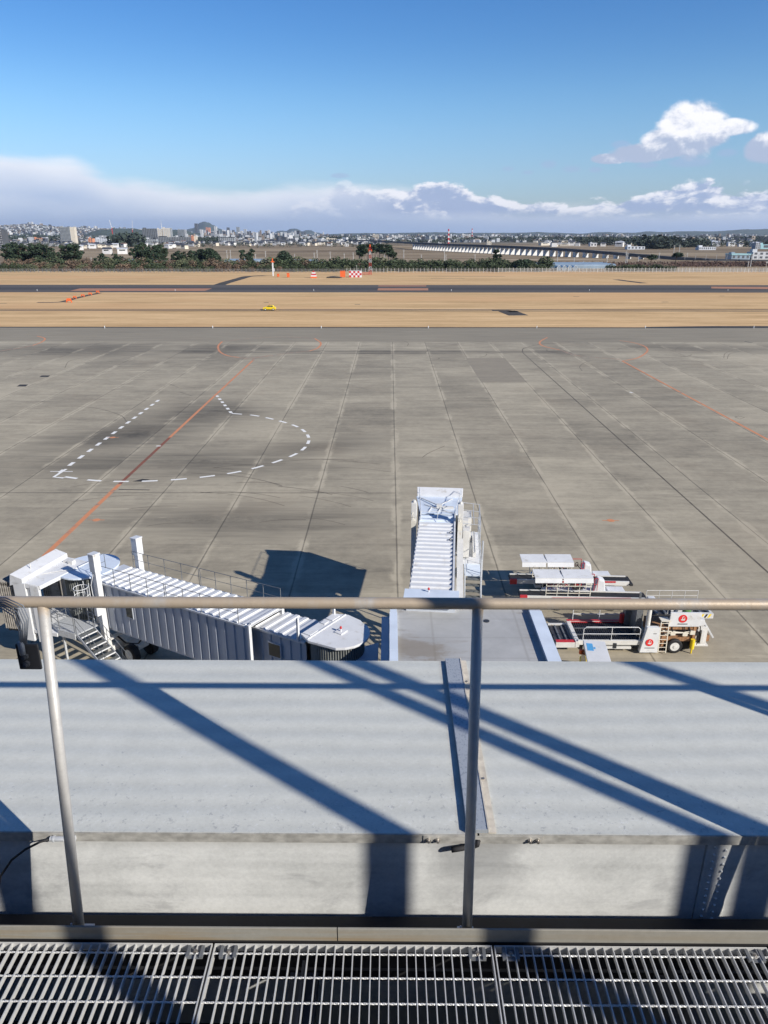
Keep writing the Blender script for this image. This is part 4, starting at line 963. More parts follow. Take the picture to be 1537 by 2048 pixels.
# ------------------------------------------------------------------ fixed walkway block between the terminal and the bridges
FB = thing('connecting_block', 'flat roofed connecting block with stained pale roof, to the right of the left bridge rotunda', 'building', (3.2, 26, 0))
m, b, P = base_mat('flat_roof'); x, y, z = xyz(P)
n = noise(P, 0.8, 8, 0.65, 0.5); n2 = noise(vec(x * 0.5, y * 2.0), 1.0, 7, 0.65)
fxs = xabs(x / 1.85 - floor(x / 1.85 + 0.5)); fys = xabs(y / 1.6 - floor(y / 1.6 + 0.5))
c = mixc(n, (0.28, 0.28, 0.275), (0.50, 0.50, 0.49))
c = mixc(xmax(sstep(fxs, 0.0, 0.05, 0.4, 0.0), sstep(fys, 0.0, 0.04, 0.3, 0.0)), c, (0.25, 0.24, 0.22))
st2 = (1.0 - X.m('SQRT', ((x - 0.9) / 2.2) * ((x - 0.9) / 2.2) + ((y - 26.3) / 1.4) * ((y - 26.3) / 1.4))) + (n2 - 0.5) * 1.3
c = mixc(sstep(st2 + (n - 0.5) * 1.6, 0.05, 0.6) * 0.65, c, (0.21, 0.17, 0.12)); c = mixc(sstep(n2 + sstep(x, 4.8, 6.0, 0.0, 0.12) + sstep(x, 0.4, 1.2, 0.14, 0.0), 0.62, 0.76) * 0.6, c, (0.24, 0.21, 0.17))
X.nt.links.new(c, b.inputs['Base Color']); b.inputs['Roughness'].default_value = 0.6
RZ = 6.66
g = MB(); g.box(-3.1, 3.0, -22.5, 3.8, 0, RZ - 0.05); g.build('wall', 'concrete', FB)
g = MB(); g.box(-2.86, 3.03, -22.4, 3.8, RZ - 0.05, RZ); g.build('roof', 'flat_roof', FB)
g = MB(); g.box(3.03, 3.52, -22.4, 4.1, RZ - 0.4, RZ + 0.18); g.build('parapet', 'bridge_side', FB, bevel=0.01)
g = MB()
for k in range(8): g.box(3.01, 3.55, -22.4 + 3.2 * k, -22.4 + 3.2 * k + 3.19, RZ + 0.185, RZ + 0.21)
g.build('parapet_cap', 'blue_white_roof', FB)
g = MB(); g.box(-3.16, -2.86, -22.4, 3.8, RZ - 0.5, RZ + 0.10)
for k in range(8): g.box(-3.18, -2.84, -22.4 + 3.2 * k, -22.4 + 3.2 * k + 3.185, RZ + 0.105, RZ + 0.14)
g.build('parapet_cap', 'blue_white_roof', FB)
g = MB(); g.box(-3.16, 3.03, 3.8, 4.05, RZ - 0.5, RZ + 0.14); g.build('parapet', 'cream_paint', FB)
g = MB(); g.box(-3.54, -3.19, -22.4, 4.0, RZ - 0.9, RZ - 0.55); g.build('side_gutter', 'bridge_side', FB)
g = MB(); g.cyl((1.05, 2.6), 0.13, RZ, RZ + 0.03, 16); g.build('roof_drain', 'dark_steel', FB)
# small link roof between the left rotunda and the block
LK = thing('link_corridor', 'small pale panelled link corridor joining the left bridge rotunda to the connecting block', 'corridor', (-1.2, 27.6, 0))
g = MB(); g.hexa([(-1.0, -1.6, 3.0), (0.7, -1.6, 3.0), (0.7, 1.9, 3.0), (-0.1, 1.5, 3.0)], [(-1.0, -1.6, 5.0), (0.7, -1.6, 5.0), (0.7, 1.9, 5.0), (-0.1, 1.5, 5.0)]); g.build('corridor_wall', 'bridge_side', LK)
g = MB()
for k in range(3): 
    a0, a1 = k / 3, (k + 0.985) / 3
    def e(t): return (-1.0 + 0.95 * t, -1.6 + 3.1 * t)
    g.hexa([(*e(a0), 5.0), (0.72, -1.6 + 3.5 * a0, 5.0), (0.72, -1.6 + 3.5 * a1, 5.0), (*e(a1), 5.0)], [(*e(a0), 5.05), (0.72, -1.6 + 3.5 * a0, 5.05), (0.72, -1.6 + 3.5 * a1, 5.05), (*e(a1), 5.05)])
g.build('corridor_roof', 'blue_white_roof', LK)
# ------------------------------------------------------------------ emblem: red disc with a white long-necked bird
def emblem(parent, o, ux, uy, r, depth=0.012):
    """o: centre, ux/uy: unit vectors in the panel plane"""
    o = Vector(o); ux = Vector(ux).normalized(); uy = Vector(uy).normalized(); n = ux.cross(uy)
    g = MB(); N = 28
    ring = [o + ux * (r * math.cos(2 * math.pi * k / N)) + uy * (r * math.sin(2 * math.pi * k / N)) for k in range(N)]
    g.add(ring + [p + n * depth for p in ring], [tuple(range(N)), tuple(reversed(range(N, 2 * N)))] + [(k, (k + 1) % N, N + (k + 1) % N, N + k) for k in range(N)])
    e = g.build('emblem', 'emblem_red', parent)
    g = MB()
    def poly(pts):
        b_ = [o + ux * (r * a) + uy * (r * c_) + n * depth for a, c_ in pts]; k = len(b_)
        g.add(b_ + [p + n * 0.008 for p in b_], [tuple(range(k)), tuple(reversed(range(k, 2 * k)))] + [(q, (q + 1) % k, k + (q + 1) % k, k + q) for q in range(k)])
    poly([(-0.30, -0.42), (0.30, -0.46), (0.52, -0.20), (0.42, 0.02), (0.08, -0.08), (-0.22, -0.10), (-0.48, -0.12)])
    poly([(-0.16, -0.10), (0.04, -0.08), (-0.05, 0.10), (-0.02, 0.36), (0.12, 0.52), (0.34, 0.50), (0.14, 0.66), (-0.10, 0.58), (-0.20, 0.34), (-0.24, 0.08)])
    poly([(0.26, -0.08), (0.44, 0.0), (0.46, 0.28), (0.34, 0.40), (0.30, 0.16)])
    g.build('emblem_bird', 'house_white', e)
    return e

# ------------------------------------------------------------------ belt loaders
def belt_loader(name, label, loc, canopy, rot=0.0):
    t = thing(name, label, 'belt loader', loc, rot, 'belt loaders parked beyond the loading vehicle')
    # conveyor 7.8 m long at the near side (y = -0.5), nose at +x slightly dropping
    g = MB(); L0, L1 = -3.9, 3.9
    def beam(y0, y1, dz0, dz1): g.hexa([(L0, y0, 0.95 + dz0), (L1, y0, 0.80 + dz0), (L1, y1, 0.80 + dz0), (L0, y1, 0.95 + dz0)], [(L0, y0, 0.95 + dz1), (L1, y0, 0.80 + dz1), (L1, y1, 0.80 + dz1), (L0, y1, 0.95 + dz1)])
    beam(-0.72, -0.62, -0.16, 0.14); beam(0.12, 0.22, -0.16, 0.14); cf = g.build('conveyor_frame', 'white_worn', t, bevel=0.01)
    g = MB(); beam(-0.62, 0.12, -0.10, 0.08); g.tube([(L0, -0.62, 0.94), (L0, 0.12, 0.94)], 0.10, 10); g.tube([(L1, -0.62, 0.79), (L1, 0.12, 0.79)], 0.10, 10); g.build('belt', 'rubber', cf)
    g = MB(); g.box(L0 - 0.1, L0 + 0.35, -0.78, -0.62, 0.75, 1.12); g.box(-2.0, 3.0, -0.735, -0.722, 0.86, 0.98); g.build('side_stripe', 'red_paint', cf)
    g = MB(); g.box(L1 + 0.02, L1 + 0.22, -0.85, 0.35, 0.68, 0.82); g.build('nose_bumper', 'rubber', cf)
    # chassis
    g = MB(); g.box(-2.3, 3.0, 0.24, 1.15, 0.42, 0.78); g.box(-2.3, 3.0, -0.6, 0.24, 0.40, 0.62); g.box(1.9, 3.0, 0.30, 1.15, 0.78, 0.86); ch = g.build('chassis', 'white_paint', t, bevel=0.04)
    g = MB(); g.hexa([(0.95, 0.42, 0.78), (1.75, 0.42, 0.78), (1.75, 1.1, 0.78), (0.95, 1.1, 0.78)], [(1.2, 0.45, 1.72), (1.62, 0.45, 1.60), (1.62, 1.05, 1.60), (1.2, 1.05, 1.72)]); g.build('dash_hood', 'white_paint', ch, bevel=0.1)
    g = MB(); g.box(-0.35, 0.25, 0.45, 1.05, 0.95, 1.1); g.hexa([(-0.40, 0.45, 1.08), (-0.28, 0.45, 1.08), (-0.28, 1.05, 1.08), (-0.40, 1.05, 1.08)], [(-0.62, 0.5, 1.62), (-0.52, 0.5, 1.62), (-0.52, 1.0, 1.62), (-0.62, 1.0, 1.62)]); g.build('seat', 'rubber', t, bevel=0.03)
    g = MB(); g.tube([(0.98, 0.75, 1.2), (0.72, 0.75, 1.5)], 0.025, 6); g.tube([(0.70 + 0.08 * math.cos(2 * math.pi * k / 16), 0.75 + 0.2 * math.sin(2 * math.pi * k / 16), 1.52 + 0.12 * math.cos(2 * math.pi * k / 16)) for k in range(17)], 0.022, 6, False); g.build('steering_wheel', 'rubber', t)
    g = MB(); rails(g, [(-0.7, 1.12, 0.8), (1.1, 1.12, 0.8)], 0.95, 0.022, True, 0.6); rails(g, [(0.9, 0.25, 0.95), (1.1, 0.25, 0.95)], 0.9, 0.02, True, 0.3); g.build('guard_rail', 'red_paint', t)
    for xx in (-1.55, 1.9):
        for yy, s_ in ((-0.52, -1), (1.0, 1)): wheel(t, (xx, yy, 0.36), 0.36, 0.24, (0, 1, 0), 'rim_white', s_)
    # canopy over the rear half of the belt
    x0, x1 = canopy
    g = MB(); ya, yb, zc = -0.60, 0.50, 2.28
    for (a, b_) in ((x0, x0 + (x1 - x0) * 0.46), (x0 + (x1 - x0) * 0.49, x1)):
        g.hexa([(a, ya - 0.1, zc - 0.30), (b_, ya - 0.1, zc - 0.30), (b_, ya, zc - 0.04), (a, ya, zc - 0.04)], [(a, ya - 0.07, zc - 0.28), (b_, ya - 0.07, zc - 0.28), (b_, ya + 0.03, zc), (a, ya + 0.03, zc)])
        g.hexa([(a, ya, zc - 0.04), (b_, ya, zc - 0.04), (b_, yb, zc + 0.06), (a, yb, zc + 0.06)], [(a, ya, zc), (b_, ya, zc), (b_, yb, zc + 0.10), (a, yb, zc + 0.10)])
    g.box(x0 + (x1 - x0) * 0.46, x0 + (x1 - x0) * 0.49, ya, yb, zc - 0.06, zc); cn = g.build('canopy', 'white_paint', t)
    g = MB(); n = 5
    for k in range(n):
        xx = x0 + 0.75 + (x1 - x0 - 0.85) * k / (n - 1)
        for yy in (-0.66, 0.66): g.tube([(xx, yy * 0.8, 0.95), (xx, yy * 0.8, zc - 0.05)], 0.028, 6)
    for zz in (1.25, 1.75): g.tube([(x0 + 0.75, -0.66, zz), (x1 - 0.1, -0.66, zz)], 0.025, 6)
    g.build('canopy_frame', 'cream_paint', t)
    return t
p = U(1138, 1158, 0.9)
b1 = belt_loader('belt_loader', 'white canopied belt loader with black belt, farther of the two side by side', (p.x, p.y + 0.25, 0), (-3.25, 0.15))
p = U(1160, 1190, 0.9)
b2 = belt_loader('belt_loader', 'nearer white canopied belt loader with red mesh side, just above the top rail', (p.x + 0.1, p.y + 0.2, 0), (-3.1, 0.55))
g = MB()
for k in range(9): g.tube([(-2.0 + 0.27 * k, 0.62, 0.9), (-2.0 + 0.27 * k, 0.62, 2.3)], 0.02, 5)
for zz in (1.2, 1.6, 2.0): g.tube([(-2.0, 0.62, zz), (0.2, 0.62, zz)], 0.02, 5)
g.build('side_mesh', 'red_paint', b2)
p = U(1300, 1178, 1.3)
g = MB(); g.tube([(-0.12, 0, 0), (0, 0, 0.9), (0.14, 0, 0)], 0.02, 6); g.box(-0.16, 0.18, -0.12, 0.12, -0.0, 0.03)
tag(g.build('folding_frame', 'white_paint', loc=(p.x, p.y, 0)), 'tiny white A shaped frame standing right of the nearer belt loader', 'frame')

# ------------------------------------------------------------------ cargo loader with the emblem panels
x0 = U(1105, 1300, 0).x; yN = 37.0
CL = thing('cargo_loader', 'large white cargo loader with roller deck, round red emblems and hazard striped bridge', 'cargo loader', (13.5, yN, 0))
CL.scale = (0.92, 0.92, 0.92)
# main platform
g = MB(); g.box(-2.95, 1.0, 0.0, 0.14, 0.55, 0.86); g.box(-2.95, 1.0, 2.55, 2.68, 0.55, 0.86); g.box(-4.3, -2.95, 0.0, 0.16, 0.35, 0.72); g.box(-4.3, -2.95, 2.5, 2.64, 0.35, 0.62); g.box(-3.1, -2.85, -0.02, 2.66, 0.4, 0.8)
g.box(-2.2, 0.4, 0.02, 2.6, 0.25, 0.4)
pf = g.build('platform_frame', 'white_worn', CL, bevel=0.015)
g = MB(); g.box(-2.95, 1.0, 0.14, 2.55, 0.60, 0.70); g.box(-4.25, -3.1, 0.16, 2.5, 0.42, 0.52)
for k in range(28):
    xx = -2.85 + 0.135 * k
    for a, b_ in ((0.24, 0.85), (0.95, 1.65), (1.75, 2.45)): g.tube([(xx, a, 0.74), (xx, b_, 0.74)], 0.035, 6)
g.build('roller_deck', 'deck_steel', pf)
for k, yy in enumerate((0.18, 0.90, 1.70, 2.49)):
    g = MB(); g.box(-2.9, 0.95, yy - 0.03, yy + 0.03, 0.70, 0.79); g.build('roller_rail', ['white_worn', 'grey_steel', 'grey_steel', 'red_paint'][k], pf)
g = MB(); g.box(-4.28, -2.97, 0.0, 0.3, 0.725, 0.75); g.box(-3.1, 1.2, 2.50, 2.66, 0.865, 0.885); g.build('red_stripe', 'red_paint', pf)
for a in (-3.9, -3.5, -3.2):
    g = MB(); g.box(a - 0.05, a + 0.05, 0.3, 2.4, 0.52, 0.6); g.build('cross_bar', 'grey_steel', pf)
for yy, xa, xb in ((0.06, -2.65, 0.85), (2.62, -2.7, 0.75)):
    g = MB(); H_ = 0.92
    g.tube([(xa, yy, 0.85), (xa, yy, 0.85 + H_ - 0.15), (xa + 0.15, yy, 0.85 + H_), (xb - 0.15, yy, 0.85 + H_), (xb, yy, 0.85 + H_ - 0.15), (xb, yy, 0.85)], 0.028, 8)
    g.tube([(xa, yy, 1.30), (xb, yy, 1.30)], 0.024, 6); g.tube([((xa + xb) / 2, yy, 0.85), ((xa + xb) / 2, yy, 0.85 + H_)], 0.024, 6); g.build('hand_rail', 'white_paint', pf)
# console panel with emblem
g = MB(); g.hexa([(0.85, -0.22, 0.15), (1.95, -0.22, 0.15), (1.95, 0.12, 0.15), (0.85, 0.12, 0.15)], [(1.18, -0.14, 1.85), (1.95, -0.14, 1.85), (1.95, 0.12, 1.85), (1.18, 0.12, 1.85)]); cs = g.build('side_cover', 'white_paint', CL, bevel=0.02)
nn = Vector((0, 0.047, 1)).normalized()
emblem(cs, (1.40, -0.20, 0.85), (1, 0, 0), nn, 0.24)
g = MB(); g.box(1.15, 1.75, -0.222, -0.214, 0.45, 0.50); g.box(1.58, 1.78, -0.162, -0.154, 1.42, 1.47); g.build('small_lettering', 'grey_steel', cs)
g = MB(); g.tube([(1.35, 0.35, 0.8), (1.35, 0.35, 3.1)], 0.14, 14); ms = g.build('lift_mast', 'white_worn', CL)
g = MB(); g.box(1.08, 1.62, 0.1, 0.6, 3.1, 3.55); g.box(1.14, 1.56, 0.15, 0.55, 3.55, 3.68); g.build('mast_head', 'white_paint', ms, bevel=0.03)
g = MB(); g.box(1.2, 1.32, 1.9, 2.0, 0.8, 3.2); g.box(0.55, 1.2, 2.2, 2.7, 0.6, 2.3); g.box(0.9, 1.3, 1.2, 2.5, 0.4, 2.4); g.build('lift_guide', 'grey_steel', CL)
g = MB(); g.cyl((0.45, 2.45), 0.16, 0.8, 1.45, 14); g.build('extinguisher', 'red_paint', CL, smooth=False)
# main chassis with wheels
g = MB(); g.box(1.95, 5.2, 0.15, 2.7, 0.75, 1.15); g.box(1.95, 2.4, 0.1, 2.7, 0.4, 0.8); g.box(4.1, 4.25, 0.05, 0.5, 0.3, 1.9); g.box(1.8, 4.4, 0.08, 0.25, 1.62, 1.78)
cz = g.build('chassis', 'brown_rust', CL)
wheel(CL, (3.05, 0.10, 0.48), 0.48, 0.35, (0, 1, 0), 'rim_white', -1); wheel(CL, (3.05, 2.4, 0.48), 0.48, 0.35, (0, 1, 0), 'rim_white', 1)
g = MB(); g.box(2.6, 4.1, 0.28, 2.2, 0.12, 0.75); g.build('underbody', 'rubber', cz)
g = MB()
for q in ((2.2, 0.05, 1.55, 3.9, 0.06, 1.35), (2.3, 0.1, 1.25, 4.0, 0.05, 1.50), (2.4, 0.02, 1.4, 3.6, 0.02, 1.42)): g.tube([q[:3], q[3:]], 0.035, 6)
g.build('hydraulic_pipe', 'cream_paint', cz)
# ladder
g = MB()
for xx in (2.02, 2.5): g.bar((xx, -0.15, 0.1), (xx, 0.0, 2.25), 0.05, 0.05)
for k in range(8): g.tube([(2.02, -0.14 + 0.018 * k, 0.2 + 0.27 * k), (2.5, -0.14 + 0.018 * k, 0.2 + 0.27 * k)], 0.022, 6)
g.box(2.0, 2.55, -0.1, 0.45, 2.25, 2.3); g.build('ladder', 'cream_paint', CL)
# operator unit: white panel with emblem
g = MB(); g.box(2.55, 4.45, 0.02, 0.14, 1.85, 2.80); g.box(2.55, 4.45, 0.14, 0.6, 1.85, 1.95); g.box(4.45, 4.7, 0.05, 0.5, 1.9, 2.3); pn = g.build('front_panel', 'white_paint', CL, bevel=0.015)
emblem(pn, (3.32, 0.02, 2.40), (1, 0, 0), (0, 0, 1), 0.27)
g = MB(); g.box(3.05, 3.65, 0.008, 0.02, 2.0, 2.07); g.build('small_lettering', 'grey_steel', pn)
g = MB(); g.box(4.3, 5.0, 0.1, 0.7, 0.5, 1.75); g.box(4.6, 4.8, 0.0, 0.1, 0.7, 1.6); g.box(4.3, 5.15, 0.05, 0.8, 0.45, 0.55); en = g.build('engine_unit', 'white_worn', CL, bevel=0.02)
g = MB(); g.box(4.40, 4.72, 0.085, 0.1, 0.7, 1.3); g.tube([(4.4, 0.02, 1.35), (4.4, 0.1, 1.35)], 0.14, 12); g.build('engine_grille', 'rubber', en)
g = MB(); g.tube([(4.12, -0.05, 0.35), (4.12, -0.05, 1.0)], 0.13, 12); g.tube([(4.12, -0.05, 0.02), (4.12, -0.05, 0.35)], 0.05, 8); g.build('gas_bottle', 'yellow_paint', CL)
# raised bridge deck behind
g = MB(); g.box(1.7, 5.3, 0.85, 2.7, 2.15, 2.25)
bd_ = g.build('bridge_deck', 'deck_steel', CL)
for k in range(6):
    xx = 1.95 + 0.55 * k
    g = MB(); g.hexa([(xx, 0.8, 2.26), (xx + 0.14, 0.8, 2.26), (xx + 0.14, 2.7, 2.26), (xx, 2.7, 2.26)], [(xx, 0.8, 2.36), (xx + 0.14, 0.8, 2.36), (xx + 0.14, 2.7, 2.36), (xx, 2.7, 2.36)]); g.build('deck_rail', 'grey_steel', bd_)
g = MB(); g.box(4.1, 5.45, 0.62, 0.82, 2.1, 2.42); g.box(5.3, 5.45, 0.82, 2.7, 2.1, 2.4); g.build('deck_edge', 'white_worn', bd_)
for k in range(5):
    g = MB(); xx = 4.2 + 0.22 * k; g.hexa([(xx, 0.612, 2.15), (xx + 0.12, 0.612, 2.15), (xx + 0.12, 0.615, 2.15), (xx, 0.615, 2.15)], [(xx + 0.12, 0.612, 2.40), (xx + 0.24, 0.612, 2.40), (xx + 0.24, 0.615, 2.40), (xx + 0.12, 0.615, 2.40)]); g.build('hazard_stripe', 'yellow_paint' if k % 2 == 0 else 'rubber', bd_)
g = MB(); g.bar((4.75, 0.3, 2.1), (5.45, 0.2, 1.0), 0.10, 0.10); g.build('stay_bar', 'white_paint', CL)
g = MB(); g.cyl((3.75, 0.75), 0.30, 2.4, 2.95, 16); g.v = [(a * 1, b_, c_) for a, b_, c_ in g.v]; g.build('hose_drum', 'green_cover', CL, smooth=True)
g = MB(); g.box(3.2, 3.5, 0.6, 1.0, 2.3, 2.7); g.box(2.6, 2.75, 0.2, 0.5, 2.8, 3.0); g.build('valve_box', 'white_worn', CL)

# ------------------------------------------------------------------ small tractor with flat white canopy near the loader
p = U(1192, 1300, 2.0)
TR = thing('tow_tractor', 'small yellow tow tractor under a flat white canopy bearing a blue sticker', 'tractor', (p.x, p.y - 0.3, 0), R(-8))
g = MB(); g.hexa([(-0.62, -1.0, 1.96), (0.62, -1.0, 1.96), (0.55, 1.2, 1.96), (-0.62, 1.2, 1.96)], [(-0.60, -0.98, 2.05), (0.60, -0.98, 2.05), (0.53, 1.18, 2.05), (-0.60, 1.18, 2.05)]); cn = g.build('canopy', 'white_paint', TR, bevel=0.02)
g = MB(); g.box(-0.48, -0.16, 0.1, 0.85, 2.052, 2.056); g.box(-0.14, -0.05, 0.3, 0.5, 2.052, 2.056); g.build('roof_sticker', 'blue_paint', cn)
g = MB(); g.box(-0.65, 0.65, -1.9, 1.5, 0.35, 0.85); g.hexa([(-0.6, 0.6, 0.85), (0.6, 0.6, 0.85), (0.6, 1.5, 0.85), (-0.6, 1.5, 0.85)], [(-0.5, 0.7, 1.15), (0.5, 0.7, 1.15), (0.5, 1.45, 1.05), (-0.5, 1.45, 1.05)]); bd_ = g.build('body', 'yellow_paint', TR, bevel=0.05)
g = MB()
for sx in (-0.58, 0.55):
    for sy in (-0.9, 1.05): g.tube([(sx, sy * (1.15 if sy > 0 else 1), 0.8), (sx, sy, 1.98)], 0.03, 6)
g.build('canopy_post', 'dark_steel', TR)
g = MB(); g.quad((-0.58, 1.18, 1.0), (0.55, 1.18, 1.0), (0.53, 1.08, 1.92), (-0.56, 1.08, 1.92)); g.quad((-0.66, -0.6, 1.0), (-0.66, 0.9, 1.0), (-0.62, 0.9, 1.9), (-0.62, -0.6, 1.9)); g.build('windscreen', 'glass_dark', TR)
g = MB(); g.cyl((-0.72, 0.75), 0.10, 1.45, 1.68, 12); g.build('beacon', 'orange_paint', TR, smooth=False)
g = MB(); g.tube([(0.6, 0.9, 1.75), (1.0, 0.9, 1.8), (1.0, 0.9, 2.1)], 0.02, 6); g.box(0.9, 1.1, 0.87, 0.91, 1.85, 2.15); g.build('mirror', 'dark_steel', TR)
g = MB(); g.box(-0.4, 0.4, -0.7, -0.2, 0.85, 1.05); g.box(-0.4, 0.4, -0.85, -0.7, 1.0, 1.5); g.build('seat', 'rubber', TR, bevel=0.03)
for sx, s_ in ((-0.6, -1), (0.6, 1)):
    for sy in (-1.3, 0.9): wheel(TR, (sx, sy, 0.3), 0.3, 0.2, (1, 0, 0), 'rim_white', s_)

for k, (a, b_) in enumerate((((2.2, 0.18, 1.1), (2.2, 0.1, 1.6)), ((2.7, 0.1, 1.15), (2.75, 0.05, 1.8)), ((3.4, 0.12, 1.2), (3.5, 0.02, 1.85)), ((3.9, 0.1, 1.1), (3.8, 0.05, 1.8)), ((4.4, 0.0, 0.6), (4.45, -0.02, 1.9)))):
    g = MB(); g.tube([a, ((a[0] + b_[0]) / 2 + 0.1, 0.02, (a[2] + b_[2]) / 2), b_], 0.03, 6); g.build('hose', 'rubber', CL)
for a, b_, c_ in ((2.7, 1.25, 1.5), (3.45, 1.2, 1.42), (3.9, 1.3, 1.55)):
    g = MB(); g.box(a, a + 0.3, -0.02, 0.12, b_, c_); g.build('control_box', 'cream_paint', CL, bevel=0.01)
g = MB(); rails(g, [(2.7, 0.9, 2.25), (4.2, 0.9, 2.25)], 0.75, 0.02, True, 0.75); rails(g, [(1.9, 2.65, 2.25), (5.2, 2.65, 2.25)], 0.75, 0.02, True, 0.9); g.build('deck_railing', 'white_worn', CL)
# ------------------------------------------------------------------ helper: point of a sight line at a given distance
def at(px, py, d):
    a = (px - 768.5) / F_PX; b = (1024 - py) / F_PX
    fy = math.cos(PITCH) + b * math.sin(PITCH); fz = -math.sin(PITCH) + b * math.cos(PITCH)
    x, y = a * _c - fy * _s, a * _s + fy * _c; t = d / y
    return Vector((x * t, d, CAM_H + fz * t))
GZ = -0.5     # level of the country beyond the airfield
r5 = random.Random(11)

# ------------------------------------------------------------------ vehicles and markers on the airfield
p = U(539, 621, 0)
CAR = thing('patrol_car', 'small bright yellow hatchback driving along the narrow road across the dry grass', 'car', (p.x, 240.6, 0.02), 0)
def carbody(half, zs):
    g = MB(); n = len(half)
    prof = half; W_ = 0.82
    L = [(x, z) for x, z in prof]
    return L
low = [(-1.95, 0.30), (-1.98, 0.62), (-1.90, 0.90), (-1.15, 0.98), (1.35, 1.02), (1.85, 0.95), (1.92, 0.60), (1.90, 0.30)]
g = MB(); g.yprism(low, -0.84, 0.84); bd_ = g.build('body', 'yellow_paint', CAR, bevel=0.07)
g = MB(); g.hexa([(-1.2, -0.78, 0.97), (1.55, -0.78, 1.0), (1.55, 0.78, 1.0), (-1.2, 0.78, 0.97)], [(-0.35, -0.62, 1.50), (1.05, -0.62, 1.48), (1.05, 0.62, 1.48), (-0.35, 0.62, 1.50)]); g.build('roof', 'yellow_paint', CAR, bevel=0.05)
g = MB()
for s_ in (-1, 1):
    g.add([(-0.95, s_ * 0.772, 1.03), (0.2, s_ * 0.772, 1.03), (0.2, s_ * 0.665, 1.42), (-0.35, s_ * 0.665, 1.42)], [(0, 1, 2, 3)]); g.add([(0.28, s_ * 0.772, 1.03), (1.25, s_ * 0.772, 1.03), (0.95, s_ * 0.665, 1.42), (0.28, s_ * 0.665, 1.42)], [(0, 1, 2, 3)])
g.add([(-1.12, -0.7, 1.05), (-1.12, 0.7, 1.05), (-0.46, 0.58, 1.47), (-0.46, -0.58, 1.47)], [(0, 1, 2, 3)])
g.build('side_window', 'glass_dark', CAR)
g = MB(); g.box(-0.1, 0.15, -0.5, 0.5, 1.52, 1.64); g.build('light_bar', 'red_paint', CAR, bevel=0.02)
for xx in (-1.25, 1.2):
    for s_ in (-1, 1): wheel(CAR, (xx, s_ * 0.76, 0.30), 0.30, 0.2, (0, 1, 0), 'rim_white', s_)
# orange barrier panels along the dirt track
for k, (px, py) in enumerate(((139, 605), (150, 597), (166, 593.5), (181, 590), (196, 586))):
    p = U(px, py); s_ = 0.65 if k else 1.05
    g = MB(); w_ = 0.95 * s_; g.hexa([(-w_, -0.25, 0.5), (w_, -0.25, 0.5), (w_, -0.2, 0.5), (-w_, -0.2, 0.5)], [(-w_ * 0.7, 0.0, 1.35 * s_), (w_ * 0.7, 0.0, 1.35 * s_), (w_ * 0.7, 0.05, 1.35 * s_), (-w_ * 0.7, 0.05, 1.35 * s_)])
    for a in (-w_ * 0.9, w_ * 0.75): g.box(a, a + 0.12, -0.3, 0.5, 0, 0.5); g.bar((a + 0.06, 0.4, 0.1), (a + 0.06, 0.0, 1.2), 0.07)
    t = g.build('marker_board', 'orange_paint', loc=(p.x, p.y, 0.0)); tag(t, ['large nearest orange marker board at the lower end of the dark track', 'orange marker board second from the lower end of the dark track', 'orange marker board in the middle of the row on the dark track', 'orange marker board fourth up along the dark track', 'orange marker board farthest up the dark track by the runway'][k], 'marker board', 'orange marker boards on the dark track')
# things along the airfield fence
mz = 0.0
def lattice_mast(base, h, w0, w1, n, lab, head=None):
    t = thing('lattice_mast', lab, 'mast', base)
    for k in range(n):
        z0, z1 = h * k / n, h * (k + 1) / n; a, b_ = w0 + (w1 - w0) * k / n, w0 + (w1 - w0) * (k + 1) / n; g = MB()
        for sx, sy in ((-1, -1), (1, -1), (1, 1), (-1, 1)): g.bar((sx * a, sy * a, z0), (sx * b_, sy * b_, z1), 0.11)
        for (s0, s1) in (((-1, -1), (1, -1)), ((1, -1), (1, 1)), ((1, 1), (-1, 1)), ((-1, 1), (-1, -1))):
            g.bar((s0[0] * a, s0[1] * a, z0), (s1[0] * b_, s1[1] * b_, z1), 0.07); g.bar((s1[0] * a, s1[1] * a, z0), (s0[0] * b_, s0[1] * b_, z1), 0.07); g.bar((s0[0] * b_, s0[1] * b_, z1), (s1[0] * b_, s1[1] * b_, z1), 0.07)
        g.build('mast_section', 'red_paint' if k % 2 == (n - 1) % 2 else 'white_paint', t)
    return t
p = U(741, 549); t = lattice_mast(p, 15.5, 0.75, 0.45, 7, 'red and white lattice mast standing before the pines, mid picture')
g = MB(); g.box(-1.0, 1.0, -0.2, 0.2, 13.4, 13.6); g.box(-1.1, -0.8, -0.2, 0.2, 12.8, 14.2); g.box(0.8, 1.1, -0.2, 0.2, 12.9, 14.0); g.box(-0.3, 0.3, -0.3, 0.3, 15.5, 16.8); g.build('antenna', 'orange_paint', t)
p = U(547, 552); t = thing('signal_pole', 'white pole with an orange top at the grass edge, left of the checkered cabin', 'pole', p)
g = MB(); g.box(-0.35, 0.35, -0.3, 0.3, 0, 7.4); g.box(0.5, 0.9, -0.2, 0.2, 2.5, 4.2); g.build('mast_body', 'white_paint', t); g = MB(); g.box(-0.9, 0.9, -0.5, 0.5, 7.4, 8.0); g.box(-0.25, 0.25, -0.25, 0.25, 8.0, 9.6); g.build('orange_head', 'orange_paint', t)
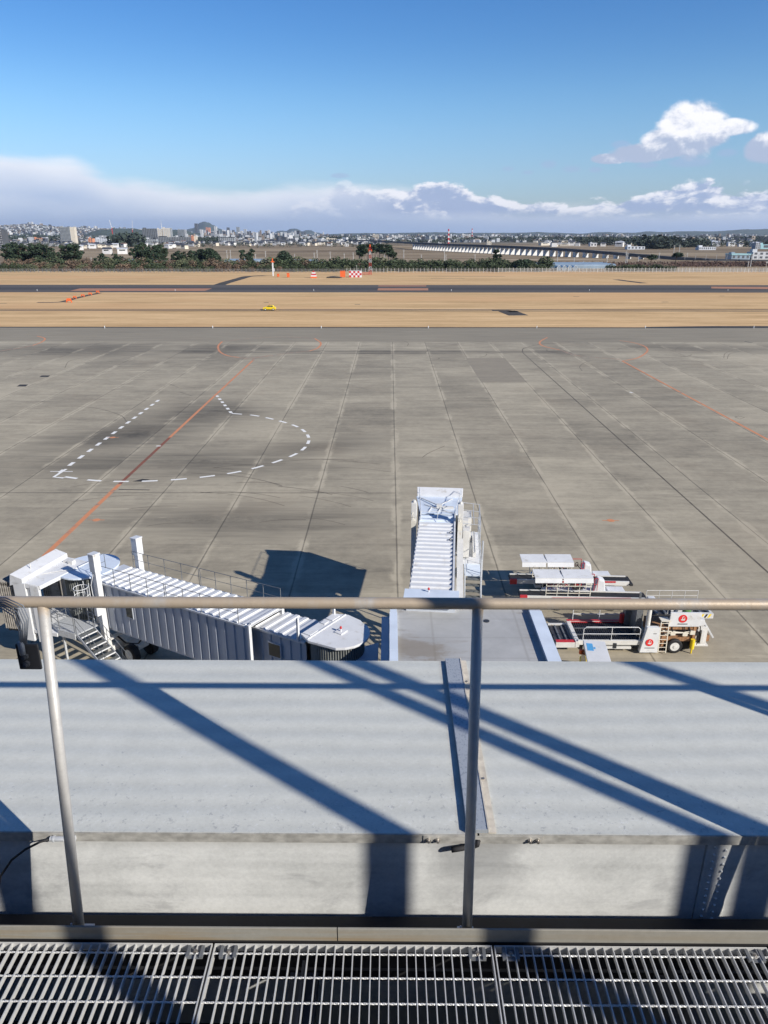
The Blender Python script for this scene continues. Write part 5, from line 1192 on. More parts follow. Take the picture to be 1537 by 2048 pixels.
for px, py, w_, h_, lab in ((557, 554, 1.2, 1.6, 'small orange box on the grass, just right of the white pole'), (577, 555, 1.4, 2.2, 'small orange box on the grass, between the pole and the striped marker'), (686, 555, 2.8, 3.4, 'orange slatted cabinet left of the checkered cabin')):
    p = U(px, py); g = MB(); g.box(-w_ / 2, w_ / 2, -0.5, 0.5, 0.25, h_); g.box(-w_ / 2 - 0.1, w_ / 2 + 0.1, -0.6, 0.6, h_, h_ + 0.15)
    for a in (-0.4, 0.3): g.box(w_ * a, w_ * a + 0.12, -0.4, 0.4, 0, 0.25)
    tag(g.build('equipment_cabinet', 'orange_paint', loc=p), lab, 'cabinet')
p = U(628, 556); t = thing('striped_marker', 'narrow red and white stepped marker tower at the grass edge', 'marker', p)
for k, (w_, c_) in enumerate(((1.7, 'orange_paint'), (1.5, 'white_paint'), (1.3, 'red_paint'), (1.0, 'white_paint'), (0.4, 'red_paint'))):
    g = MB(); g.box(-w_, w_, -0.5, 0.5, 0.75 * k, 0.75 * (k + 1)); g.build('band', c_, t)
p = U(711.5, 554.5); t = thing('checkered_cabin', 'red and white checkered equipment cabin beside the fence', 'cabin', p)
g = MB(); g.box(-3.5, 3.5, -1.2, 1.2, 0, 3.4); g.box(-3.6, 3.6, -1.3, 1.3, 3.4, 3.5); g.build('cabin_wall', 'white_paint', t)
g = MB()
for i in range(6):
    for j in range(3):
        if (i + j) % 2 == 0: g.box(-3.45 + 1.15 * i, -2.3 + 1.15 * i, -1.23, -1.203, 1.13 * j + 0.02, 1.13 * j + 1.12)
g.build('red_checks', 'red_paint', t)
g = MB(); g.tube([(0.6, 0, 3.5), (0.6, 0, 6.5)], 0.08, 6); g.build('aerial', 'pole_grey', t)
p = U(734, 550); g = MB()
for k in range(8): g.box(-3.2 + 0.85 * k, -3.05 + 0.85 * k, 0, 0.1, 0, 1.6)
g.box(-3.2, 2.9, 0, 0.1, 0.5, 0.65); g.box(-3.2, 2.9, 0, 0.1, 1.35, 1.5); tag(g.build('low_fence', 'red_paint', loc=p), 'low dull red fence round the foot of the lattice mast', 'fence')
p = U(668, 556); g = MB(); g.prism([(-4, -1), (3.5, -1.5), (4.5, 1), (-2, 2)], 0, 0.6); tag(g.build('spoil_heap', 'drain_dark', loc=p, bevel=0.3), 'low dark heap on the grass between striped marker and orange cabinet', 'heap')
p = U(1531, 545); g = MB(); g.tube([(0, 0, 0), (0, 0, 6)], 0.12, 6); g.box(-0.4, 0.4, -0.2, 0.2, 5.6, 6.4); tag(g.build('lamp_pole', 'pole_grey', loc=p), 'slender pole by the fence at the right edge of the picture', 'pole')

# perimeter fence
def fence_run(x0, x1, y, h, sp, label, pmat, solid):
    t = thing('perimeter_fence', label, 'fence', ((x0 + x1) / 2, y, 0)); hx = (x1 - x0) / 2; n = int((x1 - x0) / sp); cut = max(0, n + 1 - 100); rest = MB()
    for k in range(n + 1):
        xx = -hx + k * sp; g = rest if k < cut else MB(); g.box(xx - 0.13, xx + 0.13, -0.1, 0.1, 0, h); g.bar((xx, 0, h), (xx, -0.35, h + 0.4), 0.12)
        if k >= cut: g.build('post', pmat, t)
    if cut: tag(rest.build('far_posts', pmat, t), kind='stuff')
    g = MB()
    for zz in ((0.3, 0.9, 1.5, 2.1) if not solid else (0.25, 2.0)): g.box(-hx, hx, -0.02, 0.02, zz, zz + 0.05)
    g.build('wires', 'pole_grey', t)
    g = MB()
    q = 0.42 if not solid else 0.36; m_ = int(2 * hx / q)
    for k in range(m_): g.box(-hx + k * q, -hx + k * q + (0.035 if not solid else 0.10), 0.03, 0.05, 0.1, h - 0.2)
    g.build('mesh_panel', 'pole_grey' if not solid else pmat, t)
fence_run(-275, -27, 484.5, 2.2, 2.5, 'thin dark chain link perimeter fence before the shrub belt, left half', 'grey_steel', False)
fence_run(-27, 68, 484.5, 2.5, 2.3, 'pale post perimeter fence in front of the shrubs, middle stretch', 'pole_grey', False)
fence_run(68, 290, 488.5, 2.6, 2.3, 'whitish picket perimeter fence along the grass, right half', 'concrete_pale', True)

# ------------------------------------------------------------------ vegetation prototypes
def leaf_cloud(g, c, rad, n, s0, s1, rng, flat=1.0):
    for _ in range(n):
        while True:
            v = Vector((rng.uniform(-1, 1), rng.uniform(-1, 1), rng.uniform(-1, 1)))
            if 0.35 < v.length < 1.0: break
        q = Vector((c[0] + v.x * rad[0], c[1] + v.y * rad[1], c[2] + v.z * rad[2])); s_ = rng.uniform(s0, s1)
        a = Vector((rng.uniform(-1, 1), rng.uniform(-1, 1), rng.uniform(-0.5, 0.5) * flat)).normalized() * s_
        b_ = Vector((rng.uniform(-1, 1), rng.uniform(-1, 1), rng.uniform(-1, 1) * flat)).normalized() * s_
        g.add([q - a, q + b_ * 0.6, q + a * 0.9, q - b_ * 0.8], [(0, 1, 2, 3)])
def make_tree(name, lab, cat, group, seed, h, crowns, n, leafm, barkm, s0=0.35, s1=0.8, trunk=0.3, lean=0.0):
    rng = random.Random(seed); t = thing(name, lab, cat, (0, -500, 0), 0, group)
    g = MB(); g.tube([(0, 0, 0), (lean * 0.3, 0, h * 0.35), (lean * 0.7, 0.1, h * 0.65), (lean, 0, h * 0.92)], [trunk, trunk * 0.8, trunk * 0.55, trunk * 0.15], 6)
    for (cx, cy, cz, rx, ry, rz) in crowns:
        z0 = max(h * 0.25, cz - rz - h * 0.12); g.tube([(lean * z0 / h, 0, z0), (cx * 0.5 + lean * 0.3, cy * 0.5, (z0 + cz) / 2), (cx, cy, cz)], [trunk * 0.4, trunk * 0.28, trunk * 0.12], 5)
    g.build('trunk', barkm, t)
    g = MB(); tot = sum(c_[3] * c_[4] * c_[5] for c_ in crowns)
    for c_ in crowns: leaf_cloud(g, c_[:3], c_[3:], max(20, int(n * c_[3] * c_[4] * c_[5] / tot)), s0, s1, rng)
    g.build('crown', leafm, t); return t
def rc(rng, k, h, spread, zr=(0.22, 0.93), r=(0.8, 1.9), flat=0.6):
    o = []
    for i in range(k):
        z_ = h * rng.uniform(*zr); f = 1.0 - 0.55 * abs(z_ / h - 0.62) / 0.4; a = rng.uniform(0, 6.28); d = rng.uniform(0.2, 1) * spread * f; q = rng.uniform(*r)
        o.append((d * math.cos(a), d * math.sin(a), z_, q, q, q * flat))
    return o
q = random.Random(3)
TP = {}
TP['pine'] = [make_tree('pine_tree', 'x', 'tree', 'pines in the belt behind the shrubs', 40 + i, 13, rc(q, 22, 13, 4.2), 1300, 'pine_leaf', 'bark', lean=q.uniform(-1, 1)) for i in range(4)]
TP['round'] = [make_tree('evergreen_tree', 'x', 'tree', 'rounded evergreens behind the shrubs', 60 + i, 10, [(0.3, 0, 6.4, 3.4, 3.4, 3.4), (2.0, 1, 4.8, 3, 3, 2.8), (-2.2, -0.5, 4.2, 3, 3, 2.8), (1.2, -1.5, 3.0, 3, 3, 2.4), (-0.8, 1.0, 8.4, 1.6, 1.6, 1.3)], 1700, 'pine_leaf', 'bark') for i in range(2)]
TP['tall'] = [make_tree('pine_tree', 'x', 'tree', 'tall pines with bare trunks', 80 + i, 15, rc(q, 8, 15, 2.3, (0.62, 0.98), (1.2, 2.0)), 900, 'pine_leaf', 'bark_pale', trunk=0.28, lean=q.uniform(-1.2, 1.2)) for i in range(3)]
TP['slim'] = [make_tree('pine_tree', 'x', 'tree', 'slender pines', 90, 14, rc(q, 10, 14, 1.3, (0.3, 0.96), (0.9, 1.5)), 900, 'pine_leaf', 'bark')]
TP['flatpine'] = [make_tree('pine_tree', 'x', 'tree', 'flat topped pines at the right', 95 + i, 10, rc(q, 7, 10, 2.6, (0.72, 0.95), (1.3, 2.0), 0.4), 800, 'pine_leaf', 'bark', trunk=0.3, lean=[-0.8, 1.0][i]) for i in range(2)]
bushes = {}
for key, m_, nm in (('green', 'bush_green', 'evergreen_shrub'), ('olive', 'bush_olive', 'olive_shrub'), ('brown', 'bush_brown', 'bare_shrub')):
    bushes[key] = [make_tree(nm, 'x', 'shrub', 'shrub belt along the fence', 120 + i + ord(key[0]), 5, [(0, 0, 2.8, 2.9, 2.4, 2.4), (1.3, 0, 2.0, 2.0, 2.0, 1.8), (-1.5, 0.3, 1.8, 2.0, 2.0, 1.7)], 900 if key != 'brown' else 760, m_, 'bark_pale' if key == 'brown' else 'bark', 0.2, 0.55, trunk=0.14) for i in range(3)]
used = set()
def plant(proto, loc, h, h0, label, wid=1.0, group=None):
    if proto.name in used: o = copy_tree(proto)
    else: used.add(proto.name); o = proto
    s_ = h / h0; o.location = loc; o.rotation_euler.z = r5.uniform(0, 6.28); o.scale = (s_ * wid, s_ * wid, s_); o['label'] = label
    if group: o['group'] = group
    return o
H0 = {'pine': 13, 'round': 10, 'tall': 15, 'slim': 14, 'flatpine': 10}
def tree(px, ytop, d, kind, label, wid=1.0, group=None):
    p = at(px, ytop, d); h = p.z - GZ; pr = r5.choice(TP[kind])
    return plant(pr, (p.x, p.y, GZ), h, H0[kind], label, wid, group)
for px, yt in ((14, 492), (20, 485), (28, 482), (36, 484), (43, 488), (50, 486), (58, 485), (64, 490), (18, 498), (40, 497), (56, 499), (68, 497)):
    tree(px, yt, r5.uniform(560, 640), 'pine', 'dark pine in the big clump at the far left of the belt', 1.15, 'pines in the far left clump')
for px, yt in ((72, 488), (80, 485), (90, 488), (98, 492), (86, 498), (106, 501), (114, 502), (76, 504), (96, 505)):
    tree(px, yt, r5.uniform(560, 640), 'pine', 'dark pine just right of the far left clump, below the apartment tower', 1.1, 'pines below the left apartment tower')
for px, yt in ((130, 486), (138, 484), (147, 484), (153, 490), (134, 504), (145, 506), (125, 508)): tree(px, yt, r5.uniform(580, 680), 'pine', 'pine in the narrow group directly under the left apartment tower', 1.0, 'pines under the left apartment tower')
for px, yt in ((200, 507), (208, 505), (228, 506), (236, 510), (190, 515), (215, 514), (245, 512)): tree(px, yt, r5.uniform(560, 620), 'pine', 'low dark pine left of the tall central pines of the belt', 1.0, 'low pines in the left belt')
for px, yt in ((272, 486), (279, 483), (287, 485), (275, 500), (284, 503), (297, 489), (305, 487), (313, 490), (322, 487), (327, 494), (308, 503), (318, 505), (296, 506)): tree(px, yt, r5.uniform(580, 660), 'pine', 'tall dark pine in front of the long apartment slab', 1.05, 'pines in front of the long apartment slab')
for px, yt in ((354, 503), (361, 500), (370, 502), (382, 498), (388, 505), (346, 507), (376, 512)): tree(px, yt, r5.uniform(580, 640), 'pine', 'loose pine between the tall group and the broad round tree', 1.0, 'loose pines in the belt')
tree(404, 497, 600, 'round', 'left half of the broad round evergreen pair in the belt', 1.2); tree(419, 495, 595, 'round', 'right half of the broad round evergreen pair in the belt', 1.25)
tree(430, 503, 600, 'round', 'smaller round evergreen at the right flank of the broad pair', 1.0)
tree(484, 498, 590, 'pine', 'small crowned pine left of the leaning pine by the glasshouses', 0.75); tree(499, 496, 580, 'pine', 'leaning pine with a long trunk beside the glasshouses', 0.9); tree(494, 507, 575, 'pine', 'lower pine filling the foot of the leaning pine', 0.8)
tree(567, 500, 560, 'round', 'single round evergreen standing above the shrubs right of the leaning pine', 1.1)
tree(574, 506, 558, 'round', 'smaller round evergreen leaning against the single one', 0.9)
for px, yt in ((719, 493), (724, 489), (730, 491), (736, 489), (742, 488), (748, 490), (754, 488), (760, 489), (766, 489), (772, 490), (778, 491), (784, 496), (720, 500), (787, 505)): tree(px, yt, r5.uniform(560, 620), 'tall', 'tall pine with bare trunk in the grove behind the lattice mast', 1.25, 'pine grove behind the lattice mast')
tree(994, 492, 560, 'slim', 'lone slender dark pine standing in front of the viaduct', 1.1)
tree(1000, 503, 558, 'slim', 'short slender pine close by the lone one before the viaduct', 1.1)
tree(1306, 508, 540, 'flatpine', 'flat crowned pine on thin trunks, left of the two at right', 1.3); tree(1355, 506, 540, 'flatpine', 'flat crowned pine on thin trunks, right of the two at right', 1.4)
def bush_label(key, px):
    zone = 'at the left end' if px < 260 else 'left of the white pole' if px < 540 else 'between white pole and lattice mast' if px < 740 else 'right of the lattice mast' if px < 1010 else 'at its right end'
    adj = {'green': 'dark green', 'olive': 'olive green', 'brown': 'bare brown'}[key]
    return adj + ' shrub in the belt along the fence, ' + zone, adj + ' shrubs of the belt ' + zone
for row, (d, yt, sp) in enumerate(((498, 527, 4.8), (512, 521, 4.8), (530, 515, 5.2))):
    x_ = -262 + row * 1.7
    while x_ < 97 + row * 4:
        px = 780 + x_ / d * 1580 * 0.987; xr = x_ + r5.uniform(-1.4, 1.4)
        pg = 0.35 if px < 560 else 0.8; key = 'green' if r5.random() < pg else ('brown' if r5.random() < 0.6 else 'olive')
        if px > 720 and key == 'brown': key = 'olive' if r5.random() < .5 else 'green'
        h = (CAM_H - (yt + r5.uniform(-3, 4) - 468) * d / 1580) - GZ
        lab, grp = bush_label(key, px)
        plant(r5.choice(bushes[key]), (xr, d + r5.uniform(-3, 3), GZ), max(3.4, h * r5.uniform(0.8, 1.12)), 4.9, lab, r5.uniform(1.0, 1.4), grp); x_ += sp * r5.uniform(0.8, 1.2)
for px in (1030, 1040, 1050, 1060, 1036, 1056): tree(px, r5.uniform(517, 523), r5.uniform(505, 520), 'round', 'dark round bush left of the long glasshouse behind the fence', 0.9, 'bushes left of the long glasshouse')
for px in list(range(1222, 1350, 9)): 
    p = at(px, 529 + r5.uniform(-3, 3), 505 + r5.uniform(0, 12)); plant(r5.choice(bushes['green']), (p.x, p.y, GZ), p.z - GZ, 5.2, 'dark low shrub around the two flat crowned pines', 1.3, 'low shrubs by the flat crowned pines')
# reddish scrub on the right: nobody could count it
g = MB(); rr5 = random.Random(5)
for _ in range(5200):
    px = rr5.uniform(1345, 1560) if rr5.random() < 0.65 else rr5.uniform(1060, 1345); p = U(px, rr5.uniform(525.0, 532.5)); leaf_cloud(g, (p.x, p.y, GZ + rr5.uniform(0.2, 1.5)), (0.9, 0.9, 0.5), 3, 0.3, 0.7, rr5)
mat('scrub_red', (0.115, 0.070, 0.055), 0.9, var=0.5, scale=0.08, world=True)
tag(g.build('scrub', 'scrub_red'), 'reddish brown scrub beyond the fence at the right', 'scrub', kind='stuff')

# ------------------------------------------------------------------ glasshouses and sheds
def glasshouse(px0, px1, ytop, yb, bays, label, mt='greenhouse', depth=26):
    a, b_ = U(px0, yb, GZ), U(px1, yb, GZ); h = at(px0, ytop, a.y + depth * 0.3).z - GZ; h = max(1.6, h); L = (b_ - a).length
    t = thing('glasshouse', label, 'glasshouse', (a + b_) / 2, math.atan2(b_.y - a.y, b_.x - a.x)); g = MB(); g.box(-L / 2, L / 2, 0, depth, 0, h * 0.6); g.build('glass_wall', 'greenhouse', t)
    g = MB(); w_ = depth / bays
    for k in range(bays):
        pr = [(k * w_ + w_ * (0.5 - 0.5 * math.cos(math.pi * q / 8)), h * 0.6 + 0.45 * h * math.sin(math.pi * q / 8)) for q in range(9)]
        n = len(pr); g.add([(-L / 2, y_, z_) for y_, z_ in pr] + [(L / 2, y_, z_) for y_, z_ in pr], [(q, q + 1, n + q + 1, n + q) for q in range(n - 1)] + [tuple(range(n)), tuple(range(2 * n - 1, n - 1, -1))])
    g.build('glass_roof', mt, t)
glasshouse(226, 302, 519, 524, 3, 'long low glasshouse behind the shrub belt, left of the tall pines')
glasshouse(450, 522, 519, 528, 3, 'pale glasshouse beside the leaning pine')
glasshouse(585, 632, 520, 527, 2, 'glasshouse behind the shrubs left of the round evergreen gap')
glasshouse(638, 674, 526, 534, 2, 'small glasshouse peeping over the shrubs left of the lattice mast')
glasshouse(715, 768, 526, 533, 2, 'glasshouse seen between the trunks of the pine grove')
glasshouse(1064, 1232, 527, 537, 4, 'very long blue grey glasshouse behind the fence at right', depth=40)
for k, px in enumerate((1118, 1129, 1140, 1151)):
    p = U(px, 541, GZ); t = thing('tunnel_house', ['first', 'second', 'third', 'fourth'][k] + ' from the left of four white arched tunnel houses by the fence', 'tunnel house', (p.x, p.y, GZ), 0, 'arched tunnel houses by the fence')
    pr = [(1.55 * math.cos(math.pi * q / 10), 0.9 + 2.1 * math.sin(math.pi * q / 10)) for q in range(11)]
    g = MB(); g.yprism([(1.55, 0)] + pr + [(-1.55, 0)], 0, 12); g.build('film_cover', 'greenhouse', t)
    g = MB()
    for q in (2, 5, 8): g.tube([(pr[q][0] * 0.98, -0.03, 0.0), (pr[q][0] * 0.98, -0.03, pr[q][1])], 0.08, 5)
    g.tube([(x_, -0.03, z_) for x_, z_ in pr], 0.12, 5); g.build('end_frame', 'house_white', t)

# ------------------------------------------------------------------ utility poles
pole = None
for px, yt, yb in ((184, 515, 528), (108, 512, 524), (455, 500, 518), (462, 500, 518), (532, 502, 519), (629, 505, 520), (635, 500, 520), (661, 503, 518), (689, 507, 518), (707, 505, 519), (808, 499, 517), (843, 509, 520), (889, 500, 522), (892, 509, 523), (950, 508, 523), (1054, 517, 526), (1115, 506, 525), (1148, 515, 529), (1167, 522, 529), (1214, 511, 528), (1251, 503, 529), (1254, 506, 529), (1346, 490, 520), (1357, 489, 518), (1496, 523, 534), (1501, 508, 534), (1277, 512, 522), (1318, 505, 520), (1374, 506, 518), (590, 508, 519), (512, 508, 519), (770, 508, 524)):
    b_ = U(px, yb, GZ); h = at(px, yt, b_.y).z - GZ
    if pole is None:
        pole = thing('utility_pole', 'x', 'utility pole', (0, 0, 0), 0, 'x')
        g = MB(); g.tube([(0, 0, 0), (0, 0, 10)], [0.22, 0.13], 6); g.build('shaft', 'pole_grey', pole)
        g = MB(); g.box(-0.8, 0.8, -0.06, 0.06, 9.3, 9.45); g.box(-0.6, 0.6, -0.06, 0.06, 8.4, 8.52); g.box(-0.25, 0.1, -0.3, 0.2, 7.0, 7.9); g.build('crossarm', 'pole_grey', pole); o = pole
    else: o = copy_tree(pole)
    z5 = 'in the fields left of the pine grove' if px < 760 else 'in the fields below the viaduct' if px < 1180 else 'in the scrubland at the right'
    o.location = (b_.x, b_.y, GZ); o.scale = (1.5, 1.5, h / 10); o['label'] = 'thin pale utility pole ' + z5; o['group'] = 'utility poles ' + z5

# ------------------------------------------------------------------ viaduct
VP = [(690, 479, 2150), (760, 481, 1650), (830, 484.5, 1262), (900, 487.5, 1110), (965, 489.5, 1010), (1024, 491.5, 935), (1100, 495, 865), (1180, 500, 815), (1230, 504, 785), (1290, 509, 760), (1350, 513.5, 740), (1420, 517, 722), (1560, 521, 700)]
vt = thing('railway_viaduct', 'long dark railed viaduct on pale piers curving across the fields at right', 'viaduct', (0, 0, 0))
pts = [at(a, b_, d) for a, b_, d in VP]; dense = []
for i in range(len(pts) - 1):
    for k in range(6): dense.append(pts[i].lerp(pts[i + 1], k / 6))
dense.append(pts[-1])
g = MB(); n = len(dense); vs = []
for i, p_ in enumerate(dense):
    d_ = (dense[min(i + 1, n - 1)] - dense[max(i - 1, 0)]); d_.z = 0; d_.normalize(); nn = Vector((-d_.y, d_.x, 0)) * 2.6
    zb = max(GZ - 0.5, p_.z - 2.7)
    vs += [(p_.x - nn.x, p_.y - nn.y, zb), (p_.x - nn.x, p_.y - nn.y, p_.z), (p_.x + nn.x, p_.y + nn.y, p_.z), (p_.x + nn.x, p_.y + nn.y, zb)]
g.add(vs, [tuple(4 * i + q for q in (a, b_, 4 + b_, 4 + a)) for i in range(n - 1) for a, b_ in ((0, 1), (1, 2), (2, 3), (3, 0))]); g.build('deck', 'viaduct_dark', vt)
cum = 0; nextp = 0; cnt = 0
for i in range(2 * 6, n - 1):
    a_, b_ = dense[i], dense[i + 1]; seg = (b_ - a_).length; s0 = cum
    while nextp < cum + seg:
        q_ = a_.lerp(b_, (nextp - cum) / seg); hh = q_.z - 2.7 - GZ
        if hh > 0.7 and cnt < 60:
            d_ = (b_ - a_); ang = math.atan2(d_.y, d_.x); g = MB()
            g.hexa([(-1.0, -3.4, 0), (1.0, -3.4, 0), (1.0, 3.4, 0), (-1.0, 3.4, 0)], [(-1.0, -2.9, hh), (1.0, -2.9, hh), (1.0, 2.9, hh), (-1.0, 2.9, hh)]); g.hexa([(-1.0, -2.7, hh - 0.9), (1.0, -2.7, hh - 0.9), (1.0, 2.7, hh - 0.9), (-1.0, 2.7, hh - 0.9)], [(-2.4, -2.7, hh), (2.4, -2.7, hh), (2.4, 2.7, hh), (-2.4, 2.7, hh)])
            g.build('pier', 'house_white', vt, loc=(q_.x, q_.y, GZ), rotz=ang); cnt += 1
        nextp += 11.5 if i < 40 else 14.0
    cum += seg
# line-side gantries on the flat part at right
g0 = None
for k in range(9):
    p_ = at(1370 + 21 * k, 518, 712 - k); g = MB(); g.tube([(0, 0, 0), (0, 0, 4.5)], 0.16, 5); g.box(-0.1, 0.1, -3.0, 0, 4.2, 4.35)
    if g0 is None: g0 = g.build('trackside_post', 'pole_grey'); o = g0
    else: o = g0.copy(); COL.objects.link(o)
    o.location = (p_.x, p_.y, max(GZ, p_.z - 0.5)); tag(o, 'small trackside post on the low part of the viaduct line', 'post', 'trackside posts at right')

# ------------------------------------------------------------------ houses
def make_house(i, wall, roof, w_, d_, h_, gable):
    t = thing('house', 'x', 'house', (0, -600, 0), 0, 'x'); g = MB(); g.box(-w_, w_, -d_, d_, 0, h_); wl = g.build('wall', wall, t)
    g = MB()
    g.box(-w_ * 0.6, w_ * 0.6, -d_ - 0.03, -d_ - 0.01, h_ * 0.62, h_ * 0.85)
    g.build('window', 'glass_dark', wl)
    g = MB()
    if gable: g.add([(-w_ - 0.5, -d_ - 0.5, h_), (w_ + 0.5, -d_ - 0.5, h_), (w_ + 0.5, d_ + 0.5, h_), (-w_ - 0.5, d_ + 0.5, h_), (-w_ - 0.5, 0, h_ + gable), (w_ + 0.5, 0, h_ + gable)], [(0, 1, 5, 4), (2, 3, 4, 5), (0, 4, 3), (1, 2, 5), (3, 2, 1, 0)])
    else: g.box(-w_ - 0.2, w_ + 0.2, -d_ - 0.2, d_ + 0.2, h_, h_ + 0.4)
    g.build('roof', roof, t); return t
HP = [(make_house(0, 'house_white', 'roof_dark', 4.6, 3.8, 5.6, 1.9), 'white house with dark gable roof'), (make_house(1, 'house_cream', 'roof_dark', 4.2, 4.0, 5.4, 2.0), 'cream house with dark gable roof'),
      (make_house(2, 'house_white', 'roof_pale', 5.5, 4.2, 5.8, 1.2), 'white house with pale shallow roof'), (make_house(3, 'house_grey', 'roof_dark', 4.5, 4.2, 5.4, 1.8), 'grey house with dark roof'),
      (make_house(4, 'house_white', 'roof_brown', 4.4, 4.0, 5.6, 1.8), 'white house with brown gable roof'), (make_house(5, 'house_cream', 'roof_pale', 9.0, 5.5, 4.6, 0), 'low pale shed with flat roof')]
usedh = set()
def house(px, yb, k, zone, s_=1.0):
    pr, lab = HP[k]; p = U(px, yb, GZ)
    if pr.name in usedh: o = copy_tree(pr)
    else: usedh.add(pr.name); o = pr
    o.location = (p.x, p.y, GZ); o.rotation_euler.z = r5.choice((0, 0.3, -0.5, 1.2, 1.57, -0.2)); o.scale = (s_, s_, s_); o['label'] = lab + ' ' + zone; o['group'] = lab + ' ' + zone
for _ in range(205):
    px = r5.uniform(0, 760); yb = 484.5 + 10.5 * r5.random() ** 1.2 * (1 if px < 420 else 0.72); zone = 'in suburb left of the long slab' if px < 285 else 'in suburb below the city skyline' if px < 520 else 'in suburb left of the viaduct'
    house(px, yb, r5.choice((0, 0, 1, 3, 2, 3, 3, 4, 1)), zone, r5.uniform(0.8, 1.15))
for px, yb in ((170, 497), (178, 496), (186, 497), (196, 495), (208, 496), (220, 497), (232, 495), (160, 500), (216, 508), (246, 508), (340, 493), (346, 495), (360, 497), (370, 498), (338, 497), (366, 494)): house(px, yb, r5.choice((0, 2, 1)), 'at suburb edge, close to the fields', 1.05)
for _ in range(45):
    px = r5.uniform(1060, 1537); house(px, r5.uniform(484, 494), r5.choice((0, 2, 2, 5)), 'among the trees beyond the viaduct', r5.uniform(0.9, 1.4))

# ------------------------------------------------------------------ larger buildings, each a thing of its own
def block(px0, px1, yt, yb, wall, label, d=None, dep=14, win='tower_dark', side=None, rot=0.0, cols=None, rows=None, roofcap=None, name='apartment_building', cat='building', frac=0.5):
    pc = U((px0 + px1) / 2, yb, GZ) if d is None else at((px0 + px1) / 2, yb, d); d = pc.y
    w_ = at(px1, yb, d).x - at(px0, yb, d).x; h = at((px0 + px1) / 2, yt, d).z - GZ
    t = thing(name, label, cat, (pc.x, d, GZ), rot); g = MB(); g.box(-w_ / 2, w_ / 2, 0, dep, 0, h); g.box(-w_ / 2 + 1, -w_ / 2 + w_ * 0.25, dep * 0.3, dep * 0.7, h, h + 2.5); g.build('wall', wall, t)
    cols = cols or max(2, int(w_ / 5)); rows = rows or max(2, int(h / 3.1)); g = MB(); cw = w_ / cols; rh = h / rows
    for i in range(cols):
        for j in range(rows): g.box(-w_ / 2 + cw * (i + 0.5 - frac / 2), -w_ / 2 + cw * (i + 0.5 + frac / 2), -0.06, -0.02, rh * (j + 0.28), rh * (j + 0.85))
    tag(g.build('window_grid', win, t))
    if rows > 4 and h > 20:
        g = MB()
        for j in range(rows): g.box(-w_ / 2, w_ / 2, -0.9, -0.07, rh * j, rh * j + 0.35)
        g.build('balcony', wall, t)
    if side: g = MB(); g.box(w_ / 2 + 0.02, w_ / 2 + w_ * side[1], 1, dep, 0, h * 0.99); g.build('side_wing', side[0], t)
    if roofcap: g = MB(); g.box(-w_ / 2 - 0.5, w_ / 2 + 0.5, -0.5, dep + 0.5, h, h + 1.2); g.build('roof', roofcap, t)
    return t
block(0, 9, 459, 500, 'tower_dark', 'dark apartment tower cut by the left edge of the picture', win='house_white', dep=20, frac=0.3, cols=3)
block(123, 144, 454, 487, 'tower_grey', 'tall grey apartment tower with a white flank, alone on the left', side=('house_cream', 0.4), dep=16, cols=8)
block(287, 314, 457, 483, 'tower_dark', 'wide dark apartment tower right of centre of the left skyline', win='tower_grey', dep=16, cols=8)
block(316, 326, 457.5, 482, 'house_cream', 'narrow cream apartment tower touching the wide dark one', win='roof_pale', cols=3)
block(327, 342, 456, 482, 'house_cream', 'cream apartment tower with stepped top right of the narrow one', win='roof_pale', cols=4, side=('tower_grey', 0.2))
block(357, 371, 459, 478, 'tower_grey', 'grey slab block right of the cream towers', side=('house_grey', 0.2))
block(284, 314, 478, 489, 'tower_grey', 'low grey block before the wide dark tower')
block(317, 383, 474, 487, 'tower_dark', 'long dark apartment slab ending in a salmon stairwell', win='tower_grey', cols=20)
block(383.5, 389, 472, 487, 'salmon', 'salmon end block of the long dark slab', side=('house_cream', 0.9), cols=2)
block(178, 187, 477, 490, 'salmon', 'small salmon block below the tower crane')
block(191, 219, 477, 488, 'roof_pale', 'low wide pale blue building right of the salmon block', win='tower_grey')
block(68, 84, 476, 484, 'salmon', 'low salmon building left of the tall grey tower')
block(438, 470, 475, 487, 'tower_grey', 'grey block below the city centre skyline', roofcap='roof_dark')
block(412, 425, 479, 485, 'house_cream', 'low cream hall left of the grey block')
block(747, 758, 469, 479, 'house_cream', 'cream cube shaped building at the end of the skyline', cols=3)
block(716, 732, 479, 487, 'house_white', 'small white two storey building above the pine grove', rows=2, cols=6)
block(653, 673, 476.5, 483, 'house_cream', 'low pale hall in the middle of the suburb', rows=1)
block(690, 697, 487, 493, 'house_white', 'white cube house standing alone by the fields', rows=2, cols=2)
block(784, 795, 471, 480, 'house_white', 'white works building left of the viaduct skyline', cols=3); block(797, 807, 470, 480, 'house_white', 'white works building with tall side towers', cols=3)
block(830, 904, 478.2, 482, 'roof_pale', 'very long low white hall behind the near red white chimney', rows=1, cols=30)
block(924, 944, 469, 479, 'house_white', 'white plant beside the far red white chimney', cols=5)
block(974, 983, 482, 490, 'house_cream', 'pale yellow cube building above the viaduct', rows=2, cols=2)
block(877, 884, 485.5, 490.5, 'house_white', 'small white building right above the viaduct', rows=1, cols=2)
block(957, 1010, 472.5, 476, 'city_pale', 'row of low white factory halls on the horizon', rows=1, cols=9)
block(1212, 1270, 476, 479.5, 'roof_pale', 'long white hall around the white arch', rows=1, cols=12)
block(1181, 1194, 487, 493, 'house_white', 'white shed beyond the viaduct beside bare trees', rows=1, cols=2, roofcap='roof_pale')
block(1255, 1290, 493, 499, 'roof_pale', 'low white depot beyond the viaduct at right', rows=1, cols=5)
block(1417, 1431, 475, 483, 'house_cream', 'cream building below the right hand hills', rows=2, cols=2)
